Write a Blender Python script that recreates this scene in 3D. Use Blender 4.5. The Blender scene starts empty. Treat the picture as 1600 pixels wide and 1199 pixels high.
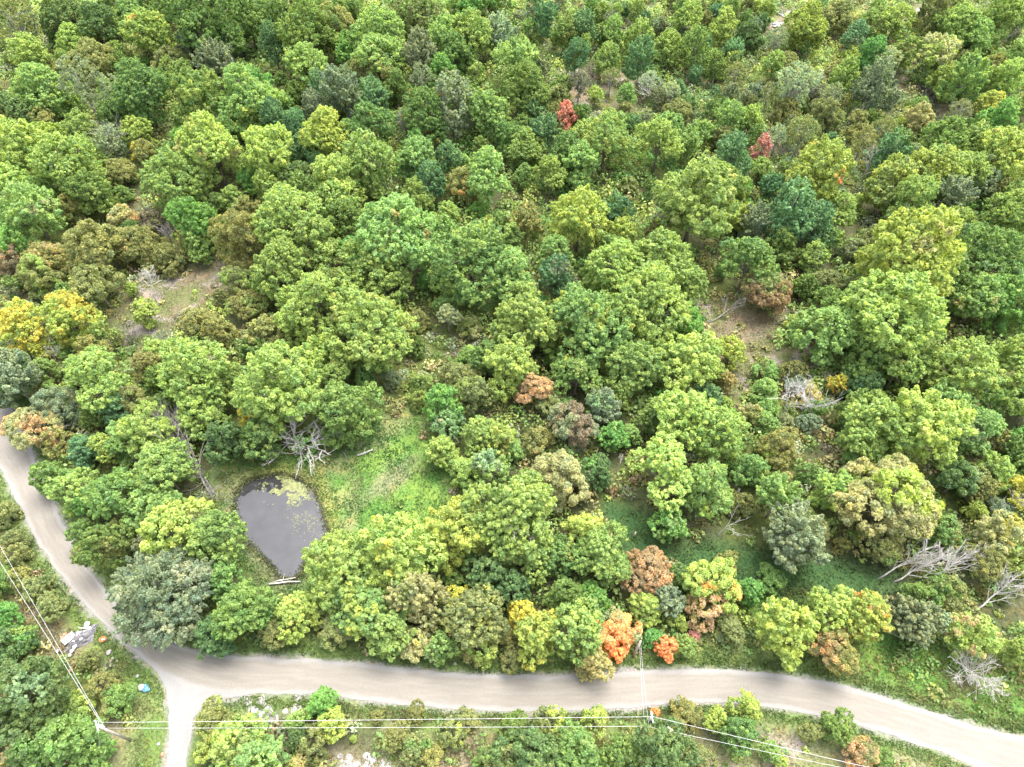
import bpy, math, random
import numpy as np
from mathutils import Vector

# ---------------------------------------------------------------- camera, sky, sun, exposure
PW, PH = 1600.0, 1199.0
F = 1109.0                       # focal length in photograph pixels
TH = math.radians(53.6)          # camera pitch below the horizon
H = 115.0                        # height of the camera above the ground
scene = bpy.context.scene
C = scene.collection
cam_data = bpy.data.cameras.new('camera'); cam = bpy.data.objects.new('camera', cam_data); C.objects.link(cam)
cam.location = (0, 0, H); cam.rotation_euler = (math.pi/2 - TH, 0, 0)
cam_data.sensor_width = 36.0; cam_data.lens = 36.0*F/PW
cam_data.clip_start = 1.0; cam_data.clip_end = 6000.0
scene.camera = cam
SUN_EL, SUN_AZ = math.radians(69), math.radians(35)      # azimuth measured clockwise from +Y (away from the camera)
world = bpy.data.worlds.new('World'); scene.world = world; world.use_nodes = True
wn = world.node_tree; wn.nodes.clear()
sky = wn.nodes.new('ShaderNodeTexSky'); sky.sky_type = 'NISHITA'; sky.sun_disc = False
sky.sun_elevation = SUN_EL; sky.sun_rotation = SUN_AZ; sky.air_density = 1.0; sky.dust_density = 4.0; sky.ozone_density = 1.0
hsv = wn.nodes.new('ShaderNodeHueSaturation'); hsv.inputs['Saturation'].default_value = 0.45
bg = wn.nodes.new('ShaderNodeBackground'); bg.inputs['Strength'].default_value = 0.15
wo = wn.nodes.new('ShaderNodeOutputWorld')
wn.links.new(sky.outputs[0], hsv.inputs['Color']); wn.links.new(hsv.outputs[0], bg.inputs[0]); wn.links.new(bg.outputs[0], wo.inputs[0])
sd = bpy.data.lights.new('sun', 'SUN'); sd.energy = 0.95; sd.angle = math.radians(42); sd.color = (1.0, 0.97, 0.92)
sun = bpy.data.objects.new('sun', sd); C.objects.link(sun)
sdir = Vector((math.sin(SUN_AZ)*math.cos(SUN_EL), math.cos(SUN_AZ)*math.cos(SUN_EL), math.sin(SUN_EL)))
sun.rotation_euler = sdir.to_track_quat('Z', 'Y').to_euler(); sun.location = (0, 0, 200)
scene.view_settings.view_transform = 'Standard'; scene.view_settings.look = 'None'
scene.view_settings.gamma = 1.0; scene.view_settings.use_curve_mapping = False
scene.view_settings.exposure = 2.62
scene.render.engine = 'CYCLES'
scene.cycles.max_bounces = 6; scene.cycles.diffuse_bounces = 5; scene.cycles.transmission_bounces = 3

rng = np.random.default_rng(7)
random.seed(7)

# ---------------------------------------------------------------- geometry of the view: photograph pixel -> ground
def at(px, py, h=0.0):
    dx = (px-800.0)/F; dy = (py-599.5)/F
    fy = math.cos(TH) - math.sin(TH)*dy; fz = math.sin(TH) + math.cos(TH)*dy
    t = (H-h)/fz
    return Vector((dx*t, fy*t, h))
def to_px(x, y, z=0.0):
    vy = y; vz = z-H
    depth = vy*math.cos(TH) - vz*math.sin(TH)
    up = vy*math.sin(TH) + vz*math.cos(TH)
    return 800.0 + F*x/depth, 599.5 - F*up/depth, depth
def G(pts, h=0.0): return [tuple(at(p[0], p[1], h))[:2] for p in pts]

# ---------------------------------------------------------------- small helpers
def tag(o, label=None, cat=None, group=None, kind=None):
    if label: o['label'] = label
    if cat: o['category'] = cat
    if group: o['group'] = group
    if kind: o['kind'] = kind
    return o
def link(name, data, parent=None):
    o = bpy.data.objects.new(name, data); C.objects.link(o)
    if parent: o.parent = parent
    return o
def empty(name, loc, rz=0.0, sc=1.0):
    o = link(name, None); o.location = loc; o.rotation_euler = (0, 0, rz)
    o.scale = (sc, sc, sc) if not isinstance(sc, tuple) else sc
    o.empty_display_size = 0.5
    return o
def mesh_poly(name, V, Fc, mat=None, smooth=False):
    me = bpy.data.meshes.new(name); me.from_pydata([tuple(v) for v in V], [], Fc); me.update()
    if mat: me.materials.append(mat)
    if smooth: me.polygons.foreach_set('use_smooth', [True]*len(me.polygons))
    return me
def mesh_quads(name, Q, mat, attrs=None, colors=None):
    """Q: (n,4,3) loose quads; attrs: dict name->(n,) per-face floats; colors: dict name->(n,3)."""
    n = len(Q); me = bpy.data.meshes.new(name)
    me.vertices.add(n*4); me.vertices.foreach_set('co', Q.reshape(-1).astype(np.float32))
    me.loops.add(n*4); me.loops.foreach_set('vertex_index', np.arange(n*4, dtype=np.int32))
    me.polygons.add(n); me.polygons.foreach_set('loop_start', np.arange(0, n*4, 4, dtype=np.int32))
    try: me.polygons.foreach_set('loop_total', np.full(n, 4, dtype=np.int32))
    except Exception: pass
    me.update(calc_edges=True)
    for k, a in (attrs or {}).items():
        at_ = me.attributes.new(k, 'FLOAT', 'FACE'); at_.data.foreach_set('value', a.astype(np.float32))
    for k, a in (colors or {}).items():
        at_ = me.attributes.new(k, 'FLOAT_COLOR', 'POINT')
        c4 = np.ones((n, 4), np.float32); c4[:, :3] = a
        at_.data.foreach_set('color', np.repeat(c4, 4, axis=0).reshape(-1))
    me.materials.append(mat)
    return me
class MB:
    def __init__(s): s.V = []; s.F = []
    def tube(s, pts, rad, n=5, cap=True):
        pts = [Vector(p) for p in pts]; b = len(s.V)
        for i, p in enumerate(pts):
            d = (pts[min(i+1, len(pts)-1)] - pts[max(i-1, 0)])
            if d.length < 1e-6: d = Vector((0, 0, 1))
            d.normalize()
            u = d.cross(Vector((0, 0, 1)) if abs(d.z) < 0.9 else Vector((1, 0, 0))).normalized(); w = d.cross(u)
            for k in range(n):
                a = 2*math.pi*k/n
                s.V.append(p + (u*math.cos(a) + w*math.sin(a))*rad[i])
        for i in range(len(pts)-1):
            for k in range(n):
                k2 = (k+1) % n
                s.F.append((b+i*n+k, b+i*n+k2, b+(i+1)*n+k2, b+(i+1)*n+k))
        if cap:
            s.F.append(tuple(b+k for k in range(n))[::-1]); e = b+(len(pts)-1)*n; s.F.append(tuple(e+k for k in range(n)))
        return s
    def box(s, c, size, rz=0.0, tilt=(0, 0), jit=0.0):
        b = len(s.V); R = Vector
        from mathutils import Euler
        m = Euler((tilt[0], tilt[1], rz)).to_matrix()
        for dx in (-.5, .5):
            for dy in (-.5, .5):
                for dz in (-.5, .5):
                    v = R((dx*size[0], dy*size[1], dz*size[2])) + R((random.uniform(-jit, jit), random.uniform(-jit, jit), random.uniform(-jit, jit)))
                    s.V.append(R(c) + m @ v)
        for f in ((0,1,3,2),(4,6,7,5),(0,4,5,1),(2,3,7,6),(0,2,6,4),(1,5,7,3)): s.F.append(tuple(b+i for i in f))
        return s
    def build(s, name, mat, parent=None, smooth=False):
        return link(name, mesh_poly(name, s.V, s.F, mat, smooth), parent)

# value noise on arrays
_perm = rng.permutation(512)
_val = rng.random(512)
def vnoise(x, y, s, seed=0):
    x = np.asarray(x)/s + 37.3*seed; y = np.asarray(y)/s - 11.7*seed
    xi = np.floor(x).astype(int); yi = np.floor(y).astype(int); xf = x-xi; yf = y-yi
    u = xf*xf*(3-2*xf); v = yf*yf*(3-2*yf)
    h = lambda a, b: _val[(_perm[(_perm[a % 512] + b) % 512])]
    return (h(xi, yi)*(1-u)+h(xi+1, yi)*u)*(1-v) + (h(xi, yi+1)*(1-u)+h(xi+1, yi+1)*u)*v
def fbm(x, y, s, o=4, seed=0):
    r = 0; a = 1; t = 0
    for k in range(o): r = r + a*vnoise(x, y, s/2**k, seed+k*3+1); t += a; a *= .55
    return r/t
def poly_sd(X, Y, poly):
    """signed distance to polygon, positive inside"""
    P = np.array(poly); n = len(P); X = np.asarray(X, float); Y = np.asarray(Y, float)
    d = np.full(X.shape, 1e18); ins = np.zeros(X.shape, bool)
    for i in range(n):
        a = P[i]; b = P[(i+1) % n]; e = b-a; wx = X-a[0]; wy = Y-a[1]
        t = np.clip((wx*e[0]+wy*e[1])/(e@e+1e-12), 0, 1)
        d = np.minimum(d, (wx-e[0]*t)**2+(wy-e[1]*t)**2)
        c = ((a[1] > Y) != (b[1] > Y)) & (X < (b[0]-a[0])*(Y-a[1])/(b[1]-a[1]+1e-12)+a[0])
        ins ^= c
    return np.where(ins, 1, -1)*np.sqrt(d)

# ---------------------------------------------------------------- materials
def new_mat(name):
    m = bpy.data.materials.new(name); m.use_nodes = True; nt = m.node_tree; nt.nodes.clear()
    out = nt.nodes.new('ShaderNodeOutputMaterial'); return m, nt, out
def N(nt, t, **kw):
    n = nt.nodes.new(t)
    for k, v in kw.items(): setattr(n, k, v)
    return n
def math_n(nt, op, a, b=None, clamp=False):
    n = N(nt, 'ShaderNodeMath', operation=op); n.use_clamp = clamp
    for i, v in enumerate((a, b)):
        if v is None: continue
        if isinstance(v, (int, float)): n.inputs[i].default_value = v
        else: nt.links.new(v, n.inputs[i])
    return n.outputs[0]
def mixc(nt, fac, a, b, mode='MIX'):
    n = N(nt, 'ShaderNodeMix', data_type='RGBA', blend_type=mode)
    for s, v in ((n.inputs[0], fac), (n.inputs[6], a), (n.inputs[7], b)):
        if isinstance(v, (int, float)): s.default_value = v
        elif isinstance(v, tuple): s.default_value = (*v, 1)
        else: nt.links.new(v, s)
    return n.outputs[2]
def simple_mat(name, col, rough=0.8, var=0.25, scale=3.0, bump=0.0, spec=0.3, col2=None):
    m, nt, out = new_mat(name)
    p = N(nt, 'ShaderNodeBsdfPrincipled'); p.inputs['Roughness'].default_value = rough; p.inputs['Specular IOR Level'].default_value = spec
    tc = N(nt, 'ShaderNodeTexCoord'); no = N(nt, 'ShaderNodeTexNoise'); no.inputs['Scale'].default_value = scale; no.inputs['Detail'].default_value = 5
    nt.links.new(tc.outputs['Object'], no.inputs['Vector'])
    c2 = col2 or tuple(c*(1-var) for c in col); c1 = tuple(min(1, c*(1+var)) for c in col) if not col2 else col
    f = math_n(nt, 'SMOOTH_MIN', math_n(nt, 'MULTIPLY_ADD', no.outputs[0], 2.0), 1.0)
    r = N(nt, 'ShaderNodeValToRGB'); r.color_ramp.elements[0].position = .35; r.color_ramp.elements[1].position = .65
    r.color_ramp.elements[0].color = (*c2, 1); r.color_ramp.elements[1].color = (*c1, 1)
    nt.links.new(no.outputs[0], r.inputs[0]); nt.links.new(r.outputs[0], p.inputs['Base Color'])
    if bump:
        b = N(nt, 'ShaderNodeBump'); b.inputs['Strength'].default_value = bump; b.inputs['Distance'].default_value = 0.1
        nt.links.new(no.outputs[0], b.inputs['Height']); nt.links.new(b.outputs[0], p.inputs['Normal'])
    nt.links.new(p.outputs[0], out.inputs[0]); return m
def leaf_mat(name, trans=0.42, mesh_color=False, spec=0.25, rough=0.55):
    """Leaf colour = the tree's own object colour, patches of the tree's second (autumn) colour, clump and leaf variation."""
    m, nt, out = new_mat(name)
    if mesh_color:
        a = N(nt, 'ShaderNodeAttribute', attribute_name='tint'); col = a.outputs['Color']
    else:
        oi = N(nt, 'ShaderNodeObjectInfo')
        acc = N(nt, 'ShaderNodeAttribute', attribute_type='OBJECT', attribute_name='accent')
        amt = N(nt, 'ShaderNodeAttribute', attribute_type='OBJECT', attribute_name='accent_amount')
        tc = N(nt, 'ShaderNodeTexCoord'); vm = N(nt, 'ShaderNodeVectorMath', operation='MULTIPLY_ADD')
        nt.links.new(tc.outputs['Object'], vm.inputs[0]); vm.inputs[1].default_value = (1, 1, 1)
        cx = N(nt, 'ShaderNodeCombineXYZ'); r50 = math_n(nt, 'MULTIPLY', oi.outputs['Random'], 90.0)
        for k in range(3): nt.links.new(r50, cx.inputs[k])
        nt.links.new(cx.outputs[0], vm.inputs[2])
        no = N(nt, 'ShaderNodeTexNoise'); no.inputs['Scale'].default_value = 0.20; no.inputs['Detail'].default_value = 3
        nt.links.new(vm.outputs[0], no.inputs['Vector'])
        tn = N(nt, 'ShaderNodeAttribute', attribute_name='tone')
        # patch mask: noise + clump tone against 1-amount
        v = math_n(nt, 'ADD', no.outputs[0], math_n(nt, 'MULTIPLY', tn.outputs['Fac'], 0.06))
        th = math_n(nt, 'SUBTRACT', 0.78, math_n(nt, 'MULTIPLY', amt.outputs['Fac'], 0.56))
        mk = math_n(nt, 'MULTIPLY', math_n(nt, 'SUBTRACT', v, th), 9.0, clamp=True)
        col = mixc(nt, mk, oi.outputs['Color'], acc.outputs['Color'])
        # clump tone: drifts between a bluer and a yellower leaf
        up = mixc(nt, 1.0, col, (1.26, 1.20, 1.0), 'MULTIPLY'); dn = mixc(nt, 1.0, col, (0.66, 0.80, 0.86), 'MULTIPLY')
        col = mixc(nt, math_n(nt, 'MULTIPLY_ADD', tn.outputs['Fac'], 0.5), dn, up)
        nt.nodes[-1].clamp_result = False
        ma = [x for x in nt.nodes if x.bl_idname == 'ShaderNodeMath' and x.operation == 'MULTIPLY_ADD'][-1]; ma.inputs[2].default_value = 0.5
    lt = N(nt, 'ShaderNodeAttribute', attribute_name='leaf_tone')
    g = math_n(nt, 'MULTIPLY_ADD', lt.outputs['Fac'], 0.34)
    g.node.inputs[2].default_value = 1.0
    vs = N(nt, 'ShaderNodeVectorMath', operation='SCALE'); nt.links.new(col, vs.inputs[0]); nt.links.new(g, vs.inputs['Scale'])
    p = N(nt, 'ShaderNodeBsdfPrincipled'); p.inputs['Roughness'].default_value = rough; p.inputs['Specular IOR Level'].default_value = spec
    nt.links.new(vs.outputs[0], p.inputs['Base Color'])
    t = N(nt, 'ShaderNodeBsdfTranslucent'); tcol = mixc(nt, 1.0, vs.outputs[0], (1.25, 1.3, 0.6), 'MULTIPLY'); nt.links.new(tcol, t.inputs[0])
    mx = N(nt, 'ShaderNodeMixShader'); mx.inputs[0].default_value = trans
    nt.links.new(p.outputs[0], mx.inputs[1]); nt.links.new(t.outputs[0], mx.inputs[2]); nt.links.new(mx.outputs[0], out.inputs[0])
    return m
M_LEAF = leaf_mat('foliage')
M_BUSH = leaf_mat('undergrowth_foliage', mesh_color=True)
M_BARK = simple_mat('bark', (0.16, 0.135, 0.105), var=0.35, scale=4)
M_PALEBARK = simple_mat('pale_bark', (0.25, 0.235, 0.205), var=0.25, scale=3)
M_DEAD = simple_mat('bleached_wood', (0.34, 0.32, 0.29), var=0.25, scale=2.5)
M_DEADDARK = simple_mat('grey_dead_wood', (0.18, 0.165, 0.148), var=0.3, scale=2.5)
M_POLE = simple_mat('weathered_pole_wood', (0.32, 0.285, 0.24), var=0.2, scale=2)
M_METAL = simple_mat('galvanised_metal', (0.55, 0.56, 0.57), rough=0.4, var=0.1, spec=0.5)
M_WIRE = simple_mat('aluminium_wire', (0.38, 0.38, 0.37), rough=0.45, var=0.03, spec=0.5)
M_THINWIRE = simple_mat('service_cable', (0.45, 0.45, 0.44), rough=0.5, var=0.03)
M_CERAMIC = simple_mat('glazed_insulator', (0.6, 0.6, 0.58), rough=0.25, var=0.05, spec=0.6)
M_ROCK = simple_mat('limestone', (0.20, 0.19, 0.172), var=0.35, scale=1.6, bump=0.5)
M_WHITE = simple_mat('white_panel', (0.34, 0.33, 0.32), var=0.06, scale=2)
M_TARP = simple_mat('grey_plastic_sheet', (0.10, 0.095, 0.10), rough=0.45, var=0.4, scale=5)
M_ORANGE = simple_mat('orange_plastic', (0.5, 0.16, 0.05), rough=0.4, var=0.1)
M_BLUE = simple_mat('blue_plastic', (0.07, 0.16, 0.20), rough=0.4, var=0.3, scale=4)
M_RUST = simple_mat('reddish_scrap', (0.42, 0.16, 0.10), var=0.3, scale=4)

# ---------------------------------------------------------------- outlines of the place, read off the photograph
ROAD_IN = [(-220,330),(-120,440),(-40,520),(8,600),(24,645),(48,700),(74,760),(97,810),(120,860),(148,902),(178,938),(212,972),(250,998),(290,1014),(330,1023),(400,1028),(480,1029),(560,1036),(640,1045),(700,1051),(760,1056),(850,1056),(950,1052),(1020,1048),(1100,1046),(1200,1052),(1290,1065),(1370,1086),(1440,1109),(1520,1134),(1600,1153),(1720,1185),(1850,1225)]
ROAD_OUT = [(-330,380),(-230,480),(-140,560),(-85,620),(-45,665),(-5,725),(16,762),(37,800),(52,834),(75,870),(108,915),(140,951),(180,994),(212,1022),(248,1050),(290,1072),(335,1081),(400,1085),(482,1083),(525,1089),(587,1097),(675,1105),(750,1110),(850,1112),(950,1109),(1050,1100),(1112,1098),(1200,1104),(1295,1121),(1375,1142),(1425,1160),(1475,1177),(1530,1202),(1640,1245),(1760,1290)]
DRIVE_L = [(212,1020),(246,1049),(258,1076),(265,1110),(266,1150),(262,1180),(259,1205),(255,1260)]
DRIVE_R = [(420,1078),(375,1087),(336,1093),(311,1106),(300,1124),(297,1150),(293,1180),(289,1205),(283,1260)]
POND = [(400,746),(432,740),(465,745),(490,765),(503,798),(512,830),(508,850),(491,864),(476,880),(470,898),(455,908),(438,905),(424,886),(404,864),(385,846),(371,822),(365,796),(370,768),(383,752)]
MEADOW = [(600,652),(655,645),(690,700),(700,745),(700,800),(690,850),(600,860),(525,870),(515,905),(470,935),(420,935),(350,850),(330,770),(335,735),(380,722),(470,715),(560,700)]
MEADOW2 = [(940,780),(1010,800),(1060,850),(1160,850),(1260,870),(1400,885),(1420,930),(1300,940),(1180,930),(1060,905),(960,870)]
VERGE_E = [(1090,940),(1190,920),(1400,960),(1480,1000),(1620,1080),(1620,1150),(1440,1105),(1290,1062),(1100,1045)]
CLEAR = [
  [(155,515),(195,470),(255,425),(335,402),(362,425),(352,455),(300,490),(240,530),(180,540)],
  [(1095,470),(1160,472),(1225,490),(1215,525),(1175,560),(1160,620),(1125,590),(1115,540)],
  [(1190,15),(1245,15),(1250,50),(1200,55)], [(1395,10),(1480,0),(1490,20),(1440,35),(1400,40)],
  [(1380,120),(1430,125),(1420,145),(1385,140)], [(870,110),(990,100),(1000,180),(890,175)],
  [(1440,165),(1520,170),(1510,200),(1440,195)],
  [(1200,545),(1260,540),(1265,580),(1215,590)]]
ROCKY = [[(370,1100),(400,1088),(470,1086),(470,1105),(455,1128),(420,1130),(380,1120)], [(520,1183),(600,1180),(600,1230),(520,1230)], [(1195,1150),(1290,1140),(1290,1160),(1210,1180)]]
DIRT = [[(20,930),(60,930),(110,990),(140,1020),(100,1040),(70,1020),(30,970)], [(1080,1125),(1400,1160),(1500,1200),(1700,1300),(1060,1300),(1070,1200)], [(525,1090),(760,1115),(1000,1110),(1060,1110),(1060,1130),(520,1130)], [(520,1170),(760,1160),(800,1300),(520,1300)], [(170,1010),(200,1040),(230,1090),(245,1199),(240,1300),(190,1300),(195,1150),(170,1060)]]
HEAP = [(92,990),(120,970),(150,968),(168,990),(170,1008),(140,1028),(105,1040),(95,1015)]
POLEFOOT = [(145,1125),(215,1140),(215,1175),(150,1160)]
BAGSPOT = [(205,1062),(245,1062),(245,1090),(205,1090)]
VERGE_JUNC = [(165,985),(205,1025),(245,1060),(258,1100),(262,1199),(250,1280),(205,1280),(205,1180),(215,1110),(190,1060),(160,1020)]

# resample two road edges to a common parameter
def resamp(P, n):
    P = np.array(P, float); d = np.r_[0, np.cumsum(np.hypot(*np.diff(P, axis=0).T))]
    # Catmull smoothing through dense linear + box filter
    s = np.linspace(0, d[-1], n); X = np.interp(s, d, P[:, 0]); Y = np.interp(s, d, P[:, 1])
    k = max(3, n//60) | 1; ker = np.ones(k)/k
    Xp = np.convolve(np.pad(X, k//2, mode='reflect', reflect_type='odd'), ker, 'valid'); Yp = np.convolve(np.pad(Y, k//2, mode='reflect', reflect_type='odd'), ker, 'valid')
    return np.c_[Xp, Yp]
NR = 700
RI = resamp(G(ROAD_IN), NR); RO = resamp(G(ROAD_OUT), NR)
ROAD_POLY = [tuple(p) for p in RI[::6]] + [tuple(p) for p in RO[::6][::-1]]
DL = resamp(G(DRIVE_L), 90); DR = resamp(G(DRIVE_R), 90)
DRIVE_POLY = [tuple(p) for p in DL[::3]] + [tuple(p) for p in DR[::3][::-1]]
PONDG = G(POND)
def flat_mask(X, Y):
    d = np.maximum(np.maximum(poly_sd(X, Y, ROAD_POLY), poly_sd(X, Y, DRIVE_POLY)), poly_sd(X, Y, PONDG))
    return np.clip((-d-3.0)/8.0, 0, 1)

# ---------------------------------------------------------------- ground (one sheet to the horizon)
def axis(lo, hi, step, far):
    a = list(np.arange(lo, hi+step/2, step)); g = step
    while a[-1] < far: g *= 1.35; a.append(a[-1]+g)
    g = step
    while a[0] > -far: g *= 1.35; a.insert(0, a[0]-g)
    return np.array(a)
gx = axis(-190, 190, 0.95, 2600); gy = axis(4, 262, 0.95, 2600)
GX, GY = np.meshgrid(gx, gy)
FM = flat_mask(GX, GY)
pond_sd = poly_sd(GX, GY, PONDG)
GZ = FM*((fbm(GX, GY, 60, 3, 5)-.5)*1.6 + (fbm(GX, GY, 5, 3, 9)-.5)*0.5)
GZ = GZ - np.clip((pond_sd+1.2)/2.5, 0, 1)*0.55           # banks sink to the pond bed
def terrain_z(x, y):
    f = flat_mask(np.array([x]), np.array([y]))
    return float((f*((fbm(np.array([x]), np.array([y]), 60, 3, 5)-.5)*1.6))[0])
def smooth(a, lo, hi): return np.clip((a-lo)/(hi-lo), 0, 1)
n1 = fbm(GX, GY, 14, 4, 1); n2 = fbm(GX, GY, 3.5, 3, 2); n3 = fbm(GX, GY, 7, 4, 3)
def lerp(c, col, m):
    return c*(1-m[..., None]) + np.array(col)*m[..., None]
col = np.zeros(GX.shape+(3,)) + np.array((0.052, 0.058, 0.026))
col = lerp(col, (0.075, 0.095, 0.028), smooth(n1, .42, .6))
col = lerp(col, (0.085, 0.08, 0.045), smooth(n3, .58, .7)*.6)
def zone(poly, soft=2.5, wob=2.5):
    return smooth(poly_sd(GX, GY, G(poly)) + (n3-.5)*wob*4, -soft, soft)
for D in DIRT: col = lerp(lerp(col, (0.165, 0.14, 0.09), zone(D)), (0.09, 0.12, 0.035), zone(D)*smooth(n2, .5, .62)*.7)
for D in CLEAR: col = lerp(lerp(lerp(col, (0.12, 0.098, 0.062), zone(D)), (0.075, 0.095, 0.032), zone(D)*smooth(n3, .46, .56)*.8), (0.19, 0.165, 0.14), zone(D)*smooth(n2+(n3-.5)*.6, .57, .66))
for D in (MEADOW, VERGE_JUNC, VERGE_E):
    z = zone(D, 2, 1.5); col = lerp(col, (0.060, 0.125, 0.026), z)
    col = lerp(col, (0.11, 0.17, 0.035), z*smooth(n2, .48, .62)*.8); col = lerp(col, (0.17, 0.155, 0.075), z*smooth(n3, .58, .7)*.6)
z = zone(MEADOW2, 2, 1.5); col = lerp(col, (0.032, 0.066, 0.022), z)  # dark green grass, deepened further: shade of the trees painted into the colour
# brown dead-grass streaks in the meadow
for (a, b, w) in (((560,785),(640,720),2.2), ((600,765),(625,735),2.0), ((545,700),(600,690),1.5)):
    A = at(*a); B = at(*b); e = np.array((B.x-A.x, B.y-A.y)); t = np.clip(((GX-A.x)*e[0]+(GY-A.y)*e[1])/(e@e), 0, 1)
    d = np.hypot(GX-A.x-e[0]*t, GY-A.y-e[1]*t); col = lerp(col, (0.14, 0.12, 0.085), smooth(w-d+(n2-.5)*5, 0, 1.5)*.4)
for D in ROCKY: col = lerp(col, (0.22, 0.208, 0.19), zone(D, 1.0, 1.0)*smooth(n2, .35, .5))
# verges along the road: short grass then pale gravel spill
rsd = np.maximum(poly_sd(GX, GY, ROAD_POLY), poly_sd(GX, GY, DRIVE_POLY))
col = lerp(col, (0.085, 0.125, 0.035), smooth(rsd+(n2-.5)*3, -4.0, -2.2)*.85)
col = lerp(col, (0.165, 0.156, 0.142), smooth(rsd+(n2-.5)*1.6, -0.75, -0.1))
# the pond's yellow-green marshy rim, brown mud below it
pr = pond_sd + (n2-.5)*2.0
rim = smooth(pr, -2.8, -1.2); px_ = GX - at(440, 820).x; py_ = GY - at(440, 820).y
east = smooth(px_*0.7+py_*0.6, -3, 3)
col = lerp(col, (0.19, 0.20, 0.06), rim*east); col = lerp(col, (0.11, 0.115, 0.06), rim*(1-east)*.8)
col = lerp(col, (0.14, 0.125, 0.09), smooth(pr, -0.9, -0.2)*.7)
V = np.c_[GX.ravel(), GY.ravel(), GZ.ravel()]
ny, nx = GX.shape
idx = np.arange(ny*nx).reshape(ny, nx)
FQ = np.stack([idx[:-1, :-1], idx[:-1, 1:], idx[1:, 1:], idx[1:, :-1]], -1).reshape(-1, 4)
def mesh_grid(name, V, FQ, mat, colr=None):
    me = bpy.data.meshes.new(name); me.vertices.add(len(V)); me.vertices.foreach_set('co', V.astype(np.float32).ravel())
    me.loops.add(FQ.size); me.loops.foreach_set('vertex_index', FQ.ravel().astype(np.int32))
    me.polygons.add(len(FQ)); me.polygons.foreach_set('loop_start', np.arange(0, FQ.size, 4, dtype=np.int32))
    try: me.polygons.foreach_set('loop_total', np.full(len(FQ), 4, dtype=np.int32))
    except Exception: pass
    me.update(calc_edges=True); me.polygons.foreach_set('use_smooth', np.ones(len(FQ), bool))
    for k, a in (colr or {}).items():
        A = me.attributes.new(k, 'FLOAT_COLOR', 'POINT'); c4 = np.ones((len(V), 4), np.float32); c4[:, :a.shape[1]] = a; A.data.foreach_set('color', c4.ravel())
    me.materials.append(mat); return me
m, nt, out = new_mat('forest_floor_and_grass')
a = N(nt, 'ShaderNodeAttribute', attribute_name='soil'); tc = N(nt, 'ShaderNodeTexCoord')
na = N(nt, 'ShaderNodeTexNoise'); na.inputs['Scale'].default_value = 2.2; na.inputs['Detail'].default_value = 6; na.inputs['Roughness'].default_value = .7
nb = N(nt, 'ShaderNodeTexNoise'); nb.inputs['Scale'].default_value = .5; nb.inputs['Detail'].default_value = 4
for q in (na, nb): nt.links.new(tc.outputs['Object'], q.inputs['Vector'])
g1 = math_n(nt, 'MULTIPLY_ADD', na.outputs[0], 2.4); g1.node.inputs[2].default_value = -0.2
vs = N(nt, 'ShaderNodeVectorMath', operation='SCALE'); nt.links.new(a.outputs['Color'], vs.inputs[0]); nt.links.new(g1, vs.inputs['Scale'])
cc = mixc(nt, math_n(nt, 'MULTIPLY', math_n(nt, 'SUBTRACT', nb.outputs[0], .52), 3.0, clamp=True), vs.outputs[0], mixc(nt, 1.0, vs.outputs[0], (1.5, 1.1, .9), 'MULTIPLY'))
p = N(nt, 'ShaderNodeBsdfPrincipled'); p.inputs['Roughness'].default_value = .95; p.inputs['Specular IOR Level'].default_value = .1
nt.links.new(cc, p.inputs['Base Color']); b = N(nt, 'ShaderNodeBump'); b.inputs['Strength'].default_value = .8; b.inputs['Distance'].default_value = .25
nt.links.new(na.outputs[0], b.inputs['Height']); nt.links.new(b.outputs[0], p.inputs['Normal']); nt.links.new(p.outputs[0], out.inputs[0])
ground = link('ground', mesh_grid('ground', V, FQ, m, {'soil': col.reshape(-1, 3)})); tag(ground, kind='structure')

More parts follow.
